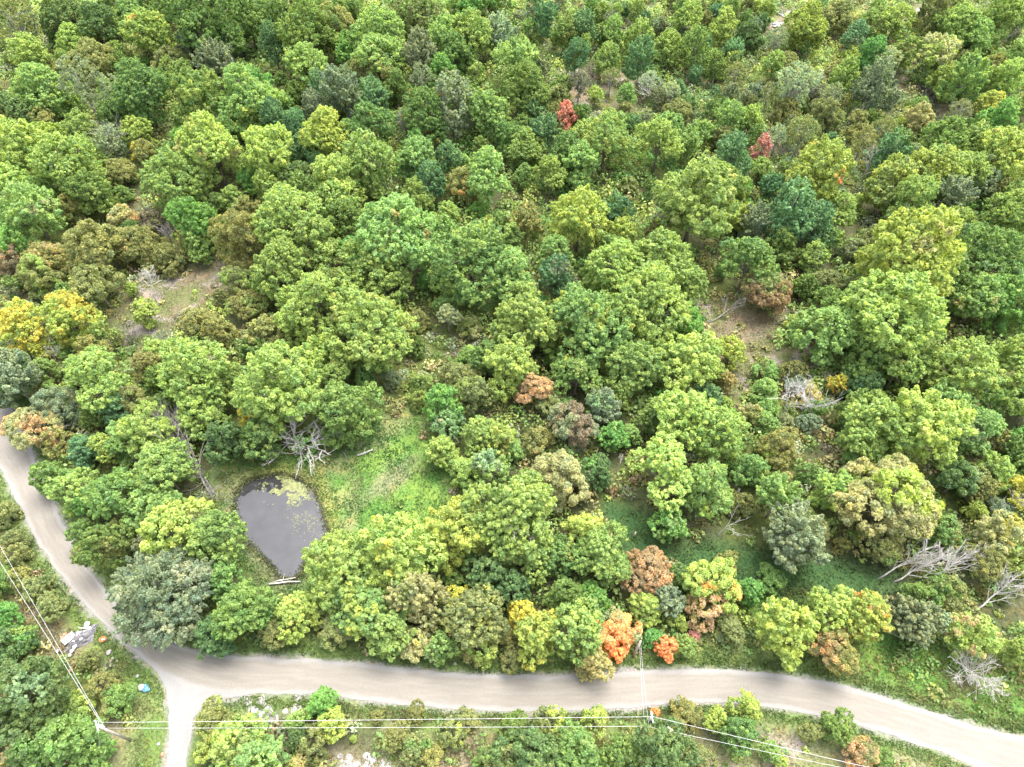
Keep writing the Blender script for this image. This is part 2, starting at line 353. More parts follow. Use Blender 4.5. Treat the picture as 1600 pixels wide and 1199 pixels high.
# ---------------------------------------------------------------- road and side track
def gravel_mat(name, centre, edge, track):
    m, nt, out = new_mat(name)
    uv = N(nt, 'ShaderNodeAttribute', attribute_name='lane'); sp = N(nt, 'ShaderNodeSeparateColor'); nt.links.new(uv.outputs['Color'], sp.inputs[0])
    tc = N(nt, 'ShaderNodeTexCoord')
    cb = N(nt, 'ShaderNodeCombineXYZ'); nt.links.new(math_n(nt, 'MULTIPLY', sp.outputs[0], 9.0), cb.inputs[0]); nt.links.new(math_n(nt, 'MULTIPLY', sp.outputs[1], 26.0), cb.inputs[1])
    st = N(nt, 'ShaderNodeTexNoise'); st.inputs['Scale'].default_value = 1.0; st.inputs['Detail'].default_value = 5; nt.links.new(cb.outputs[0], st.inputs['Vector'])
    fn = N(nt, 'ShaderNodeTexNoise'); fn.inputs['Scale'].default_value = 5.0; fn.inputs['Detail'].default_value = 8; fn.inputs['Roughness'].default_value = .75
    md = N(nt, 'ShaderNodeTexNoise'); md.inputs['Scale'].default_value = .35; md.inputs['Detail'].default_value = 4
    for q in (fn, md): nt.links.new(tc.outputs['Object'], q.inputs['Vector'])
    # distance from the middle of the road, 0..1, wobbling
    dist = math_n(nt, 'ABSOLUTE', math_n(nt, 'SUBTRACT', math_n(nt, 'ADD', sp.outputs[0], math_n(nt, 'MULTIPLY', math_n(nt, 'SUBTRACT', md.outputs[0], .5), .14)), 0.5))
    e = math_n(nt, 'MULTIPLY', math_n(nt, 'SUBTRACT', dist, .33), 10.0, clamp=True)
    base = mixc(nt, math_n(nt, 'MULTIPLY', math_n(nt, 'SUBTRACT', st.outputs[0], .42), 4.0, clamp=True), track, centre)
    base = mixc(nt, e, base, edge)
    g = math_n(nt, 'MULTIPLY_ADD', fn.outputs[0], .6); g.node.inputs[2].default_value = .70
    vs = N(nt, 'ShaderNodeVectorMath', operation='SCALE'); nt.links.new(base, vs.inputs[0]); nt.links.new(g, vs.inputs['Scale'])
    p = N(nt, 'ShaderNodeBsdfPrincipled'); p.inputs['Roughness'].default_value = .95; p.inputs['Specular IOR Level'].default_value = .15
    nt.links.new(vs.outputs[0], p.inputs['Base Color']); b = N(nt, 'ShaderNodeBump'); b.inputs['Strength'].default_value = .5; b.inputs['Distance'].default_value = .08
    nt.links.new(fn.outputs[0], b.inputs['Height']); nt.links.new(b.outputs[0], p.inputs['Normal']); nt.links.new(p.outputs[0], out.inputs[0])
    return m
M_ROAD = gravel_mat('gravel_road', (0.170, 0.155, 0.132), (0.182, 0.174, 0.160), (0.150, 0.136, 0.115))
M_TRACK = gravel_mat('pale_crushed_stone', (0.180, 0.176, 0.168), (0.176, 0.172, 0.163), (0.165, 0.160, 0.150))
def strip(name, A, B, mat, z, nc=14, ragged=0.5, crown=0.05):
    n = len(A); t = np.linspace(0, 1, nc)
    d = B-A; w = np.hypot(d[:, 0], d[:, 1])[:, None]; u = d/w
    s = np.r_[0, np.cumsum(np.hypot(*np.diff((A+B)/2, axis=0).T))]
    ja = (fbm(s, s*0+3, 2.2, 3, 21)-.5)*2*ragged; jb = (fbm(s, s*0+9, 2.2, 3, 22)-.5)*2*ragged
    A = A + u*ja[:, None]; B = B - u*jb[:, None]
    P = A[:, None, :]*(1-t)[None, :, None] + B[:, None, :]*t[None, :, None]
    Z = z + crown*(1-(2*t-1)**2)[None, :]*np.ones((n, 1)) + (fbm(P[..., 0], P[..., 1], 2.5, 3, 31)-.5)*0.02
    V = np.concatenate([P, Z[..., None]], -1).reshape(-1, 3)
    idx = np.arange(n*nc).reshape(n, nc); FQ = np.stack([idx[:-1, :-1], idx[1:, :-1], idx[1:, 1:], idx[:-1, 1:]], -1).reshape(-1, 4)
    lane = np.stack([np.broadcast_to(t[None, :], (n, nc)), np.broadcast_to((s/160)[:, None], (n, nc)), np.zeros((n, nc))], -1).reshape(-1, 3)
    return link(name, mesh_grid(name, V, FQ, mat, {'lane': lane}))
tag(strip('gravel_road', RI, RO, M_ROAD, 0.045), kind='structure')
tag(strip('side_track', DL, DR, M_TRACK, 0.022, crown=0.015), kind='structure')

# ---------------------------------------------------------------- pond
m, nt, out = new_mat('pond_water')
p = N(nt, 'ShaderNodeBsdfPrincipled'); p.inputs['Roughness'].default_value = .04; p.inputs['IOR'].default_value = 1.5; p.inputs['Specular IOR Level'].default_value = .6
tc = N(nt, 'ShaderNodeTexCoord'); no = N(nt, 'ShaderNodeTexNoise'); no.inputs['Scale'].default_value = .35; no.inputs['Detail'].default_value = 7; no.inputs['Roughness'].default_value = .6
nt.links.new(tc.outputs['Object'], no.inputs['Vector'])
r = N(nt, 'ShaderNodeValToRGB'); r.color_ramp.elements[0].position = .3; r.color_ramp.elements[1].position = .72
r.color_ramp.elements[0].color = (.018, .018, .018, 1); r.color_ramp.elements[1].color = (.034, .033, .034, 1)
nt.links.new(no.outputs[0], r.inputs[0]); nt.links.new(r.outputs[0], p.inputs['Base Color'])
b = N(nt, 'ShaderNodeBump'); b.inputs['Strength'].default_value = .012; b.inputs['Distance'].default_value = .03
nt.links.new(no.outputs[0], b.inputs['Height']); nt.links.new(b.outputs[0], p.inputs['Normal']); nt.links.new(p.outputs[0], out.inputs[0])
cx_, cy_ = np.mean(PONDG, axis=0)
PW2 = [(cx_+(x-cx_)*1.05, cy_+(y-cy_)*1.05, -0.16) for x, y in PONDG]
pond = link('pond', mesh_poly('pond', PW2, [tuple(range(len(PW2)))[::-1]], m)); tag(pond, kind='structure')
if pond.data.polygons[0].normal.z < 0: pond.data.flip_normals()

# ---------------------------------------------------------------- leaf clouds
def unit(v): return v/np.maximum(np.linalg.norm(v, axis=-1, keepdims=True), 1e-9)
def leaf_quads(P, Nn, size, r):
    n = len(P); u = unit(np.cross(Nn, r.normal(size=(n, 3)))); w = np.cross(Nn, u)
    s = size*r.uniform(.65, 1.35, (n, 1)); k = r.uniform(.5, .8, (n, 1)); bend = Nn*s*r.uniform(-.3, .1, (n, 1))
    return np.stack([P-u*s+bend, P-w*s*k, P+u*s+bend, P+w*s*k], 1)
def crown_cloud(R, zs, nl, lobe, pr, leaf, dens, seed, stretch=1.0, upb=0.0, keep=1.0, ring=.52, jit=.5, low=-.45):
    """Leaves on rounded clumps on lobes: returns quads, clump tone, leaf tone. Crown centre at the origin, radius R, height 2*R*zs."""
    r = np.random.default_rng(seed)
    L = [(0, 0, R*zs*(1-lobe)*r.uniform(.75, 1.05), lobe*R*r.uniform(.85, 1.0))]
    for k in range(nl):
        a = 2*math.pi*(k+r.uniform(-.35, .35))/nl; rr = R*ring*r.uniform(.72, 1.22)
        L.append((rr*math.cos(a), rr*math.sin(a), R*zs*r.uniform(-.45, .35), lobe*R*r.uniform(.62, 1.12)))
    for k in range(max(2, nl//2)):
        a = r.uniform(0, 6.28); rr = R*ring*r.uniform(.4, .75)
        L.append((rr*math.cos(a), rr*math.sin(a), R*zs*r.uniform(.1, .45), lobe*R*r.uniform(.55, .85)))
    for k in range(nl-1):          # lower skirt
        a = r.uniform(0, 6.28); rr = R*r.uniform(.35, .72)
        L.append((rr*math.cos(a), rr*math.sin(a), -R*zs*r.uniform(.45, .75), lobe*R*r.uniform(.45, .7)))
    L = np.array(L); lz = .5+.5*zs
    PC = []; PD = []; PRr = []
    for i, (x, y, z, lr) in enumerate(L):
        n = int(4*math.pi*lr*lr/(math.pi*pr*pr)*1.05)+3
        d = unit(r.normal(size=(n*2, 3))); d = d[d[:, 2] > low][:n]; q = np.array([x, y, z]) + d*lr*np.array([1, 1, lz])*r.uniform(.82, 1.10, (len(d), 1))
        ok = np.ones(len(d), bool)
        for j, (x2, y2, z2, l2) in enumerate(L):
            if j != i: ok &= np.linalg.norm((q-np.array([x2, y2, z2]))/np.array([1, 1, lz]), axis=1) > l2*.80
        ok &= r.random(len(d)) < keep
        PC.append(q[ok]); PD.append(d[ok])
    PC = np.concatenate(PC); PD = np.concatenate(PD); n = len(PC)
    # a shoulder of noise so the outline is uneven
    prr = pr*r.uniform(.65, 1.3, n); tone = np.clip(r.normal(0, .45, n), -1, 1)
    m = np.maximum(6, (dens*4*math.pi*prr**2*.7/(leaf*leaf*1.3)*stretch).astype(int))
    ID = np.repeat(np.arange(n), m); T = len(ID)
    d = unit(r.normal(size=(T, 3)) + PD[ID]*.9 + np.array([0, 0, .55]))
    rad = prr[ID][:, None]*(r.uniform(.62, 1.0, (T, 1))**.6)
    off = d*rad
    ax = unit(PD + np.array([0, 0, upb])); al = (off*ax[ID]).sum(1, keepdims=True)
    off = off + ax[ID]*al*(stretch-1)
    if stretch > 1.05: off -= (off - ax[ID]*(off*ax[ID]).sum(1, keepdims=True))*np.clip(al/prr[ID][:, None], 0, 1)*.6
    P = PC[ID] + off
    nn = unit(d*.75 + np.array([0, 0, .35]) + r.normal(size=(T, 3))*jit)
    return leaf_quads(P, nn, leaf, r), tone[ID], np.clip(r.normal(0, .5, T), -1.2, 1.2), L
def wood_for(L, zc, R, seed, pale=False, thick=1.0):
    r = random.Random(seed); mb = MB(); tr = R*.05*thick
    fork = Vector((r.uniform(-.04, .04)*R, r.uniform(-.04, .04)*R, zc*.42)); top = Vector((L[0][0], L[0][1], zc+L[0][2]))
    mb.tube([(0, 0, -0.3), (fork.x*.5, fork.y*.5, zc*.2), fork, fork.lerp(top, .5)+Vector((r.uniform(-.1, .1)*R, r.uniform(-.1, .1)*R, 0)), top], [tr*1.3, tr, tr*.85, tr*.5, tr*.2], 7)
    for (x, y, z, lr) in L[1:]:
        e = Vector((x, y, zc+z)); s = fork.lerp(top, r.uniform(0, .35)); mid = s.lerp(e, .5)+Vector((0, 0, .08*R))
        mb.tube([s, mid, e], [tr*.45, tr*.3, tr*.12], 5)
        for k in range(3):
            q = mid.lerp(e, r.uniform(.1, .9)); d = Vector((r.uniform(-1, 1), r.uniform(-1, 1), r.uniform(-.2, 1)))*lr*.8
            mb.tube([q, q+d*.5+Vector((0, 0, .1)), q+d], [tr*.16, tr*.1, tr*.05], 4)
    me = mesh_poly('trunk', mb.V, mb.F, M_PALEBARK if pale else M_BARK, True); return me

PROTO = {}
def add_proto(kind, R, zc_ratio, n, pale=False, thick=1.0, **kw):
    for i in range(n):
        seed = (sum(map(ord, kind))*31 + int(R*100) + i*17) % 99991
        rv = random.Random(seed); k2 = dict(kw)      # every individual its own habit
        k2['nl'] = max(3, kw['nl']+rv.randint(-2, 2)); k2['zs'] = kw['zs']*rv.uniform(.84, 1.22); k2['pr'] = kw['pr']*rv.uniform(.78, 1.3)
        k2['stretch'] = 1+(kw.get('stretch', 1.0)-1)*rv.uniform(.4, 1.8); k2['keep'] = min(1, kw.get('keep', 1.0)*rv.uniform(.78, 1.08)); k2['ring'] = kw.get('ring', .52)*rv.uniform(.9, 1.18)
        Q, tone, lt, L = crown_cloud(R=R, seed=seed, **k2); zc = zc_ratio*R
        Q = Q + np.array([0, 0, zc])
        me = mesh_quads('crown', Q, M_LEAF, {'tone': tone, 'leaf_tone': lt})
        PROTO.setdefault(kind, []).append((R, zc, me, wood_for(L, zc, R, seed, pale, thick)))
add_proto('maple', 8.0, 1.35, 6, zs=1.0, nl=7, lobe=.40, pr=.72, leaf=.245, dens=.74, jit=.7, stretch=1.35, upb=.4, ring=.58)
add_proto('maple', 5.5, 1.45, 7, zs=1.15, nl=6, lobe=.42, pr=.60, leaf=.225, dens=.76, jit=.7, stretch=1.35, upb=.4, ring=.58)
add_proto('maple', 3.6, 1.55, 6, zs=1.3, nl=5, lobe=.46, pr=.50, leaf=.205, dens=.85, jit=.7, stretch=1.4, upb=.5, ring=.56)
add_proto('feather', 4.6, 1.6, 5, pale=True, zs=1.3, nl=6, lobe=.42, pr=.50, leaf=.20, dens=.9, stretch=2.5, upb=1.0, keep=.7, jit=.8)
add_proto('feather', 2.9, 1.7, 6, pale=True, zs=1.45, nl=5, lobe=.44, pr=.40, leaf=.18, dens=.85, stretch=2.5, upb=1.1, keep=.75, jit=.8)
add_proto('fine', 4.6, 1.1, 4, zs=.95, nl=5, lobe=.48, pr=.55, leaf=.15, dens=.85, jit=.9, keep=.85)
add_proto('fine', 2.6, 1.0, 5, zs=1.0, nl=4, lobe=.50, pr=.45, leaf=.14, dens=.8, jit=.9, keep=.85)
add_proto('thin', 4.0, 1.8, 3, pale=True, thick=1.3, zs=1.05, nl=5, lobe=.44, pr=.42, leaf=.14, dens=.55, jit=.9, keep=.5, stretch=1.4, upb=.5)
add_proto('willow', 9.0, 0.95, 1, pale=True, zs=.7, nl=9, lobe=.34, pr=.55, leaf=.19, dens=.5, stretch=2.6, upb=.0, jit=.8, keep=.7, ring=.62)

# leaf colours (albedo)
COL = {
 'G': (.165,.245,.072), 'L': (.245,.335,.105), 'Y': (.320,.390,.108), 'U': (.480,.440,.090), 'D': (.120,.185,.068),
 'B': (.155,.262,.122), 'S': (.220,.255,.150), 'O': (.225,.235,.090), 'R': (.300,.220,.135), 'K': (.205,.185,.130),
 'A': (.820,.340,.150), 'P': (.520,.240,.210), 'E': (.165,.310,.085), 'W': (.310,.355,.215), 'Q': (.390,.355,.165), 'F': (.480,.310,.180)}
WORD = {'G': 'mid-green', 'L': 'light green', 'Y': 'yellow-green', 'U': 'golden yellow', 'D': 'dark green', 'B': 'bluish green',
 'S': 'grey-green', 'O': 'olive', 'R': 'russet-brown', 'K': 'dull brown', 'A': 'bright orange', 'P': 'pinkish red', 'E': 'fresh emerald green',
 'W': 'pale silvery green', 'Q': 'tan-yellow', 'F': 'rusty orange'}
KIND = {'maple': ('maple_tree', 'maple', 'tree'), 'feather': ('ash_tree', 'feathery tree', 'tree'), 'fine': ('leafy_shrub', 'fine-leaved bush', 'shrub'),
 'thin': ('sparse_tree', 'half-bare tree', 'tree'), 'willow': ('willow_tree', 'spreading willow-like tree', 'tree')}

# hand-read catalogue of crowns: x, y (photo pixels, crown middle), width in pixels, kind, leaf colour, second colour, how much of it
M_, FE, FI, TN = 'maple', 'feather', 'fine', 'thin'
CAT = [
 # top left
 (45,78,60,M_,'Y','',0),(112,62,48,M_,'Y','',0),(55,132,80,M_,'L','Y',.3),(125,128,75,TN,'S','',0),(20,30,70,TN,'O','',0),(95,25,70,M_,'D','',0),(150,35,60,M_,'D','O',.2),(150,95,65,FI,'O','R',.2),(20,175,60,M_,'D','O',.3),
 (232,52,70,M_,'Y','A',.22),(320,25,105,M_,'G','',0),(385,22,75,M_,'G','',0),(270,12,60,M_,'G','',0),(205,15,50,M_,'L','',0),(215,132,100,M_,'G','L',.3),(265,97,55,FI,'O','Q',.4),(300,68,45,FE,'S','R',.3),(337,100,60,FE,'S','L',.3),
 (312,157,75,M_,'G','Y',.5),(380,148,85,M_,'L','Y',.3),(328,228,105,M_,'Y','Q',.4),(272,272,95,M_,'L','Y',.25),(100,252,90,M_,'L','Y',.25),(32,235,80,M_,'Y','F',.15),(145,300,60,M_,'G','Y',.3),(225,242,48,FI,'O','U',.35),
 (215,208,45,M_,'Y','',0),(178,145,55,TN,'S','',0),(125,198,60,M_,'L','W',.3),(18,290,70,M_,'Y','',0),(62,300,45,M_,'L','',0),(185,268,48,FI,'O','',0),(170,215,45,TN,'W','',0),(65,190,50,FI,'O','',0),(355,60,50,FE,'B','',0),
 # top middle
 (440,25,55,M_,'G','R',.3),(480,45,85,M_,'G','L',.4),(522,45,80,FI,'O','G',.5),(590,48,90,M_,'L','Y',.4),(590,88,70,M_,'L','',0),(652,15,75,M_,'O','L',.5),(738,45,75,M_,'Y','L',.5),(780,50,50,FE,'W','',0),(698,55,60,M_,'L','',0),(655,78,70,FE,'S','L',.2),(712,82,55,M_,'G','Y',.3),
 (545,78,46,M_,'E','L',.4),(478,92,75,M_,'Y','K',.35),(585,106,70,FI,'O','',0),(425,68,50,FE,'B','',0),(500,140,46,FE,'B','',0),(537,148,62,FE,'S','',0),(580,152,52,FE,'B','',0),(620,140,45,M_,'G','',0),(660,128,45,TN,'S','',0),(690,112,45,M_,'E','',0),
 (398,130,50,M_,'E','L',.4),(412,168,60,M_,'Y','',0),(430,188,48,FE,'B','',0),(466,198,48,FE,'B','',0),(492,168,50,FE,'S','',0),(512,215,68,M_,'Y','L',.3),(575,195,78,M_,'G','A',.14),(668,178,82,M_,'G','A',.25),(632,188,40,TN,'S','',0),(706,165,75,FE,'W','S',.5),(762,180,70,M_,'L','G',.5),
 (420,245,75,M_,'Y','G',.4),(470,235,35,FE,'B','',0),(468,275,60,M_,'D','',0),(518,282,85,M_,'Y','L',.3),(572,250,82,M_,'L','Q',.25),(582,292,42,M_,'Y','',0),(650,250,60,M_,'L','B',.4),(700,245,52,FE,'B','',0),(672,282,50,FE,'B','L',.4),(722,290,55,FI,'O','A',.25),(762,272,85,M_,'L','Y',.4),(790,222,50,M_,'G','',0),
 (812,88,70,M_,'L','G',.4),(822,135,80,M_,'G','L',.3),
 # upper centre right
 (884,184,31,FE,'P','S',.35),(945,215,84,M_,'L','Y',.55),(1028,225,72,M_,'Y','A',.15),(1075,225,42,FE,'L','',0),(835,180,36,FE,'B','',0),(848,216,48,FE,'B','S',.3),(885,245,55,M_,'G','Y',.3),(908,258,58,M_,'L','',0),(820,232,55,M_,'L','G',.4),(860,272,62,M_,'L','Y',.3),
 (1142,185,52,M_,'L','Y',.4),(1100,208,32,FE,'L','',0),(1147,240,58,FE,'B','',0),(1190,235,30,FE,'P','S',.2),(1092,298,145,M_,'L','Q',.3),(980,150,32,M_,'L','',0),(1050,140,35,TN,'W','',0),(930,150,26,M_,'Y','',0),(1060,170,40,FI,'O','Y',.4),(1130,290,70,M_,'G','',0),
 (850,30,40,FE,'B','',0),(880,50,42,FE,'L','O',.4),(915,40,44,FE,'B','L',.4),(960,45,46,FE,'L','',0),(1000,55,46,FE,'L','G',.3),(1075,20,44,M_,'L','Y',.4),(1130,40,40,M_,'Y','Q',.3),(1170,55,44,FI,'D','',0),(900,85,46,FE,'B','G',.4),(950,88,44,FE,'L','B',.4),(1000,95,46,FE,'B','',0),(1045,70,44,FE,'L','',0),(1090,75,46,FE,'L','',0),(1120,100,44,FE,'G','',0),(840,110,34,FE,'S','',0),(870,150,34,FI,'O','',0),
 # top right
 (1260,42,58,M_,'Y','F',.12),(1340,48,48,M_,'B','S',.4),(1365,85,52,M_,'E','',0),(1400,30,52,M_,'Y','O',.5),(1452,28,50,FE,'O','L',.4),(1490,42,60,M_,'L','',0),(1468,85,62,M_,'Q','Y',.5),(1520,62,48,M_,'L','',0),(1590,88,60,M_,'G','',0),(1575,15,65,M_,'L','Y',.4),(1310,25,50,FI,'O','Q',.3),(1415,85,46,M_,'G','O',.3),
 (1320,118,55,FE,'L','Y',.3),(1368,130,62,FE,'S','G',.3),(1510,120,64,FE,'L','Y',.3),(1470,128,42,M_,'Y','',0),(1575,122,50,M_,'Y','',0),(1240,132,60,TN,'W','',0),(1552,160,46,FI,'U','Y',.6),(1435,188,48,FI,'Q','O',.5),(1285,262,102,M_,'Y','A',.2),
 (1480,220,62,M_,'G','L',.5),(1520,222,50,M_,'L','',0),(1395,238,58,FE,'B','G',.4),(1462,262,82,M_,'Y','L',.5),(1560,195,52,M_,'E','L',.4),(1570,245,82,M_,'Y','Q',.3),(1518,268,60,M_,'L','S',.4),(1400,292,75,M_,'Y','L',.5),(1230,100,40,FI,'O','',0),(1210,100,40,M_,'L','',0),
 (1215,60,40,TN,'S','',0),(1385,95,40,TN,'W','',0),(1300,150,44,TN,'S','',0),(1255,205,50,TN,'O','',0),(1420,245,40,TN,'S','',0),(1350,220,46,TN,'O','',0),(1500,175,40,TN,'S','',0),(1545,285,44,TN,'W','',0),(1200,150,40,TN,'O','',0),(1150,110,40,TN,'O','',0),(1015,125,34,TN,'W','',0),(955,120,36,TN,'O','',0),(1555,100,40,TN,'O','',0),(905,130,36,TN,'K','',0),(1215,215,36,TN,'W','',0),
 (1230,172,40,FI,'O','U',.3),(1290,180,46,FI,'O','L',.4),(1340,190,42,FI,'O','Y',.3),(1380,205,42,TN,'O','',0),
 # left band
 (40,322,98,M_,'L','S',.35),(150,312,52,M_,'L','Y',.4),(108,325,50,FI,'O','L',.3),(22,382,48,M_,'E','Y',.3),(68,400,58,FI,'O','Q',.5),(15,400,52,FI,'K','R',.5),(148,395,105,FI,'O','W',.3),(150,450,80,FI,'O','L',.2),(208,380,62,FI,'O','Q',.35),(60,428,62,FI,'O','Y',.4),(262,400,45,FI,'O','L',.3),(305,350,70,M_,'E','G',.4),(310,382,45,M_,'L','G',.4),
 (380,378,85,FI,'O','W',.25),(190,335,40,FI,'Q','F',.4),(238,345,40,FI,'K','O',.3),(205,452,20,M_,'Y','',0),
 (30,508,70,M_,'Y','U',.6),(110,498,75,M_,'Y','U',.55),(90,472,34,FI,'O','',0),(12,588,82,FE,'S','D',.4),(230,488,36,M_,'Y','O',.4),(310,500,42,FI,'O','L',.3),(372,440,50,FI,'O','Y',.5),(388,478,56,FI,'O','L',.4),(60,548,34,M_,'U','',0),(345,520,50,FI,'O','G',.4),
 (147,590,108,M_,'Y','U',.15),(305,585,112,M_,'Y','L',.4),(310,650,62,M_,'Y','L',.4),(432,603,142,M_,'L','Y',.3),(225,572,46,M_,'O','R',.25),(70,578,38,M_,'L','',0),(398,655,44,M_,'U','L',.4),
 # centre left giants
 (448,342,112,M_,'L','Q',.22),(522,312,72,M_,'Y','',0),(490,378,84,M_,'L','Q',.3),(438,428,86,M_,'L','G',.35),(500,470,112,M_,'L','G',.5),(622,362,140,M_,'L','F',.2),(592,415,105,M_,'L','G',.4),(738,402,122,M_,'G','L',.55),(797,435,92,M_,'L','Q',.2),(582,508,128,M_,'L','Y',.4),(458,512,62,M_,'Y','G',.3),(540,340,60,M_,'G','',0),
 (700,498,38,FE,'W','',0),(735,512,34,FI,'Q','O',.5),(655,500,36,FI,'O','Y',.3),(670,440,36,M_,'E','',0),(545,640,102,M_,'G','D',.4),(520,600,60,M_,'G','O',.3),(700,340,40,M_,'L','',0),(440,380,40,M_,'G','',0),
 # centre
 (905,338,100,M_,'Y','L',.4),(870,400,58,M_,'L','Q',.2),(872,440,60,FE,'B','S',.5),(965,418,100,M_,'Y','Q',.15),(1032,402,108,M_,'L','',0),(1008,472,118,M_,'Y','L',.6),(1065,440,66,M_,'L','B',.3),(915,508,114,M_,'L','Y',.4),(825,508,98,M_,'L','Q',.2),(1168,410,84,M_,'G','B',.4),(1197,457,66,FI,'R','O',.5),(1070,502,50,M_,'E','',0),
 (1072,560,98,M_,'Y','L',.3),(985,572,84,M_,'L','Q',.15),(800,578,72,M_,'Y','',0),(1140,552,42,M_,'Y','',0),(900,590,74,M_,'G','L',.4),(832,612,58,FI,'F','O',.45),(1220,385,50,M_,'G','L',.4),(1235,335,80,FE,'B','D',.3),(1180,355,50,FE,'S','',0),(960,335,54,FE,'B','L',.5),
 # right
 (1278,350,62,FE,'B','',0),(1315,325,62,M_,'Y','O',.4),(1422,322,86,M_,'L','',0),(1482,312,60,FE,'S','',0),(1500,352,62,M_,'L','G',.4),(1432,402,156,M_,'Y','Q',.3),(1402,488,144,M_,'Y','L',.3),(1552,395,104,M_,'G','B',.4),(1270,400,42,M_,'Y','W',.3),(1365,375,52,FI,'O','L',.3),(1285,518,90,M_,'L','G',.5),(1310,490,60,M_,'G','',0),
 (1530,470,74,M_,'L','Q',.3),(1582,470,84,M_,'E','G',.5),(1512,568,114,M_,'Y','Q',.2),(1582,560,68,M_,'L','Y',.4),(1350,560,70,M_,'G','S',.3),(1402,582,62,M_,'L','O',.2),(1310,600,34,M_,'U','A',.35),(1335,450,40,FI,'O','',0),(1295,440,44,FI,'O','Q',.3),(1580,330,60,M_,'L','',0),(1290,470,38,M_,'G','',0),(1345,600,60,FI,'D','',0),
 # lower left along the road
 (52,668,74,FI,'Q','F',.5),(85,640,70,FI,'S','K',.3),(20,615,40,FI,'D','',0),(90,690,50,FI,'O','',0),(74,745,50,M_,'G','L',.3),(118,765,66,M_,'L','G',.5),(165,700,50,M_,'Y','',0),(132,702,44,M_,'B','G',.3),(190,772,90,M_,'G','L',.4),(255,735,90,M_,'L','',0),(232,678,74,M_,'L','',0),(195,690,56,M_,'L','G',.5),(162,850,84,M_,'G','O',.5),(134,832,44,M_,'G','R',.15),(240,805,84,M_,'L','O',.3),(285,838,98,M_,'Y','L',.4),(338,845,86,M_,'L','G',.5),(215,632,62,FI,'O','L',.3),(345,668,52,M_,'G','',0),(185,640,50,M_,'B','',0),(355,690,66,M_,'D','',0),(262,640,50,M_,'G','',0),
 (256,925,164,'willow','S','W',.45),(382,955,90,M_,'G','E',.4),(462,958,68,M_,'Y','E',.4),(335,990,60,M_,'D','',0),(490,960,40,M_,'Y','L',.5),(430,985,50,FI,'O','D',.4),
 # south of the pond
 (540,890,104,M_,'Y','L',.35),(622,868,122,M_,'Y','U',.3),(565,945,90,M_,'L','Y',.5),(655,935,84,FE,'Q','O',.5),(610,985,74,M_,'L','O',.3),(560,900,60,M_,'G','',0),(620,920,60,M_,'Y','',0),(650,1005,54,FI,'Q','U',.4),(690,1012,46,FE,'L','S',.3),(525,985,50,FI,'O','Y',.4),
 (720,832,92,M_,'Y','U',.35),(805,808,118,M_,'L','Y',.3),(690,632,64,M_,'E','B',.3),(700,665,50,M_,'B','W',.4),(748,680,62,M_,'L','O',.3),(690,705,46,M_,'Y','O',.4),(765,735,62,FE,'L','W',.4),(745,620,60,M_,'O','Y',.4),(780,690,50,M_,'Y','O',.4),(720,590,50,FI,'O','L',.3),(760,560,56,M_,'G','',0),
 (880,748,90,FI,'Q','F',.4),(890,662,84,FI,'S','K',.5),(942,640,52,FE,'S','B',.4),(960,682,46,M_,'E','L',.3),(930,740,46,M_,'D','E',.4),(1038,735,112,M_,'Y','Q',.12),(1100,765,86,M_,'L','Y',.4),(1072,650,94,M_,'Y','Q',.15),(1125,682,78,M_,'Y','L',.4),(1045,818,56,M_,'E','L',.5),(840,690,50,FI,'O','F',.2),(860,630,46,FI,'O','',0),(1105,625,44,M_,'B','',0),
 (912,832,62,M_,'Y','U',.25),(940,870,84,M_,'L','E',.3),(1010,895,76,FI,'R','F',.5),(870,870,56,M_,'G','Y',.3),(832,870,66,M_,'Y','F',.15),(1115,912,92,FI,'Y','A',.34),(1100,950,62,FI,'F','Y',.45),(1215,782,72,FE,'L','W',.3),(1245,835,92,FE,'S','',0),(1305,770,60,M_,'Y','L',.5),(1385,782,132,FI,'Q','Y',.45),(1445,672,112,M_,'Y','Q',.2),(1362,668,92,M_,'L','Q',.2),(1530,672,84,M_,'L','S',.4),(1340,640,60,M_,'G','',0),(1480,640,60,M_,'L','',0),
 (1492,752,74,FI,'D','S',.5),(1552,742,52,M_,'Y','O',.3),(1595,765,50,M_,'U','Y',.5),(1520,795,32,M_,'Y','',0),(1560,832,62,M_,'Q','U',.3),(1540,880,66,FI,'O','Y',.3),(1590,880,50,FI,'Y','O',.5),(1470,830,60,FI,'G','O',.4),(1600,620,70,M_,'L','Y',.4),(1595,690,50,M_,'E','',0),(1375,850,66,FI,'O','G',.4),(1215,700,62,FI,'O','Y',.3),(1160,790,40,FI,'O','',0),
 # along the north edge of the road
 (742,960,92,M_,'O','Y',.45),(718,938,44,M_,'U','',0),(832,1000,86,M_,'Y','U',.55),(815,965,52,M_,'U','',0),(902,985,84,M_,'L','Y',.4),(925,1032,62,FI,'Q','O',.5),(962,985,62,FI,'Q','A',.55),(962,1015,38,FI,'A','F',.5),(1015,998,32,M_,'E','',0),(1042,1012,36,M_,'A','',0),(1070,1010,34,M_,'L','Q',.3),(1085,994,17,FI,'P','',0),(1010,948,48,M_,'Y','',0),(1045,938,52,FE,'S','',0),(880,930,60,M_,'G','D',.3),(760,900,70,M_,'D','O',.3),(800,920,50,M_,'D','O',.3),(925,935,50,M_,'E','L',.4),(745,1010,60,FI,'Y','O',.5),(790,990,44,FI,'O','',0),(800,1030,40,FI,'O','D',.3),
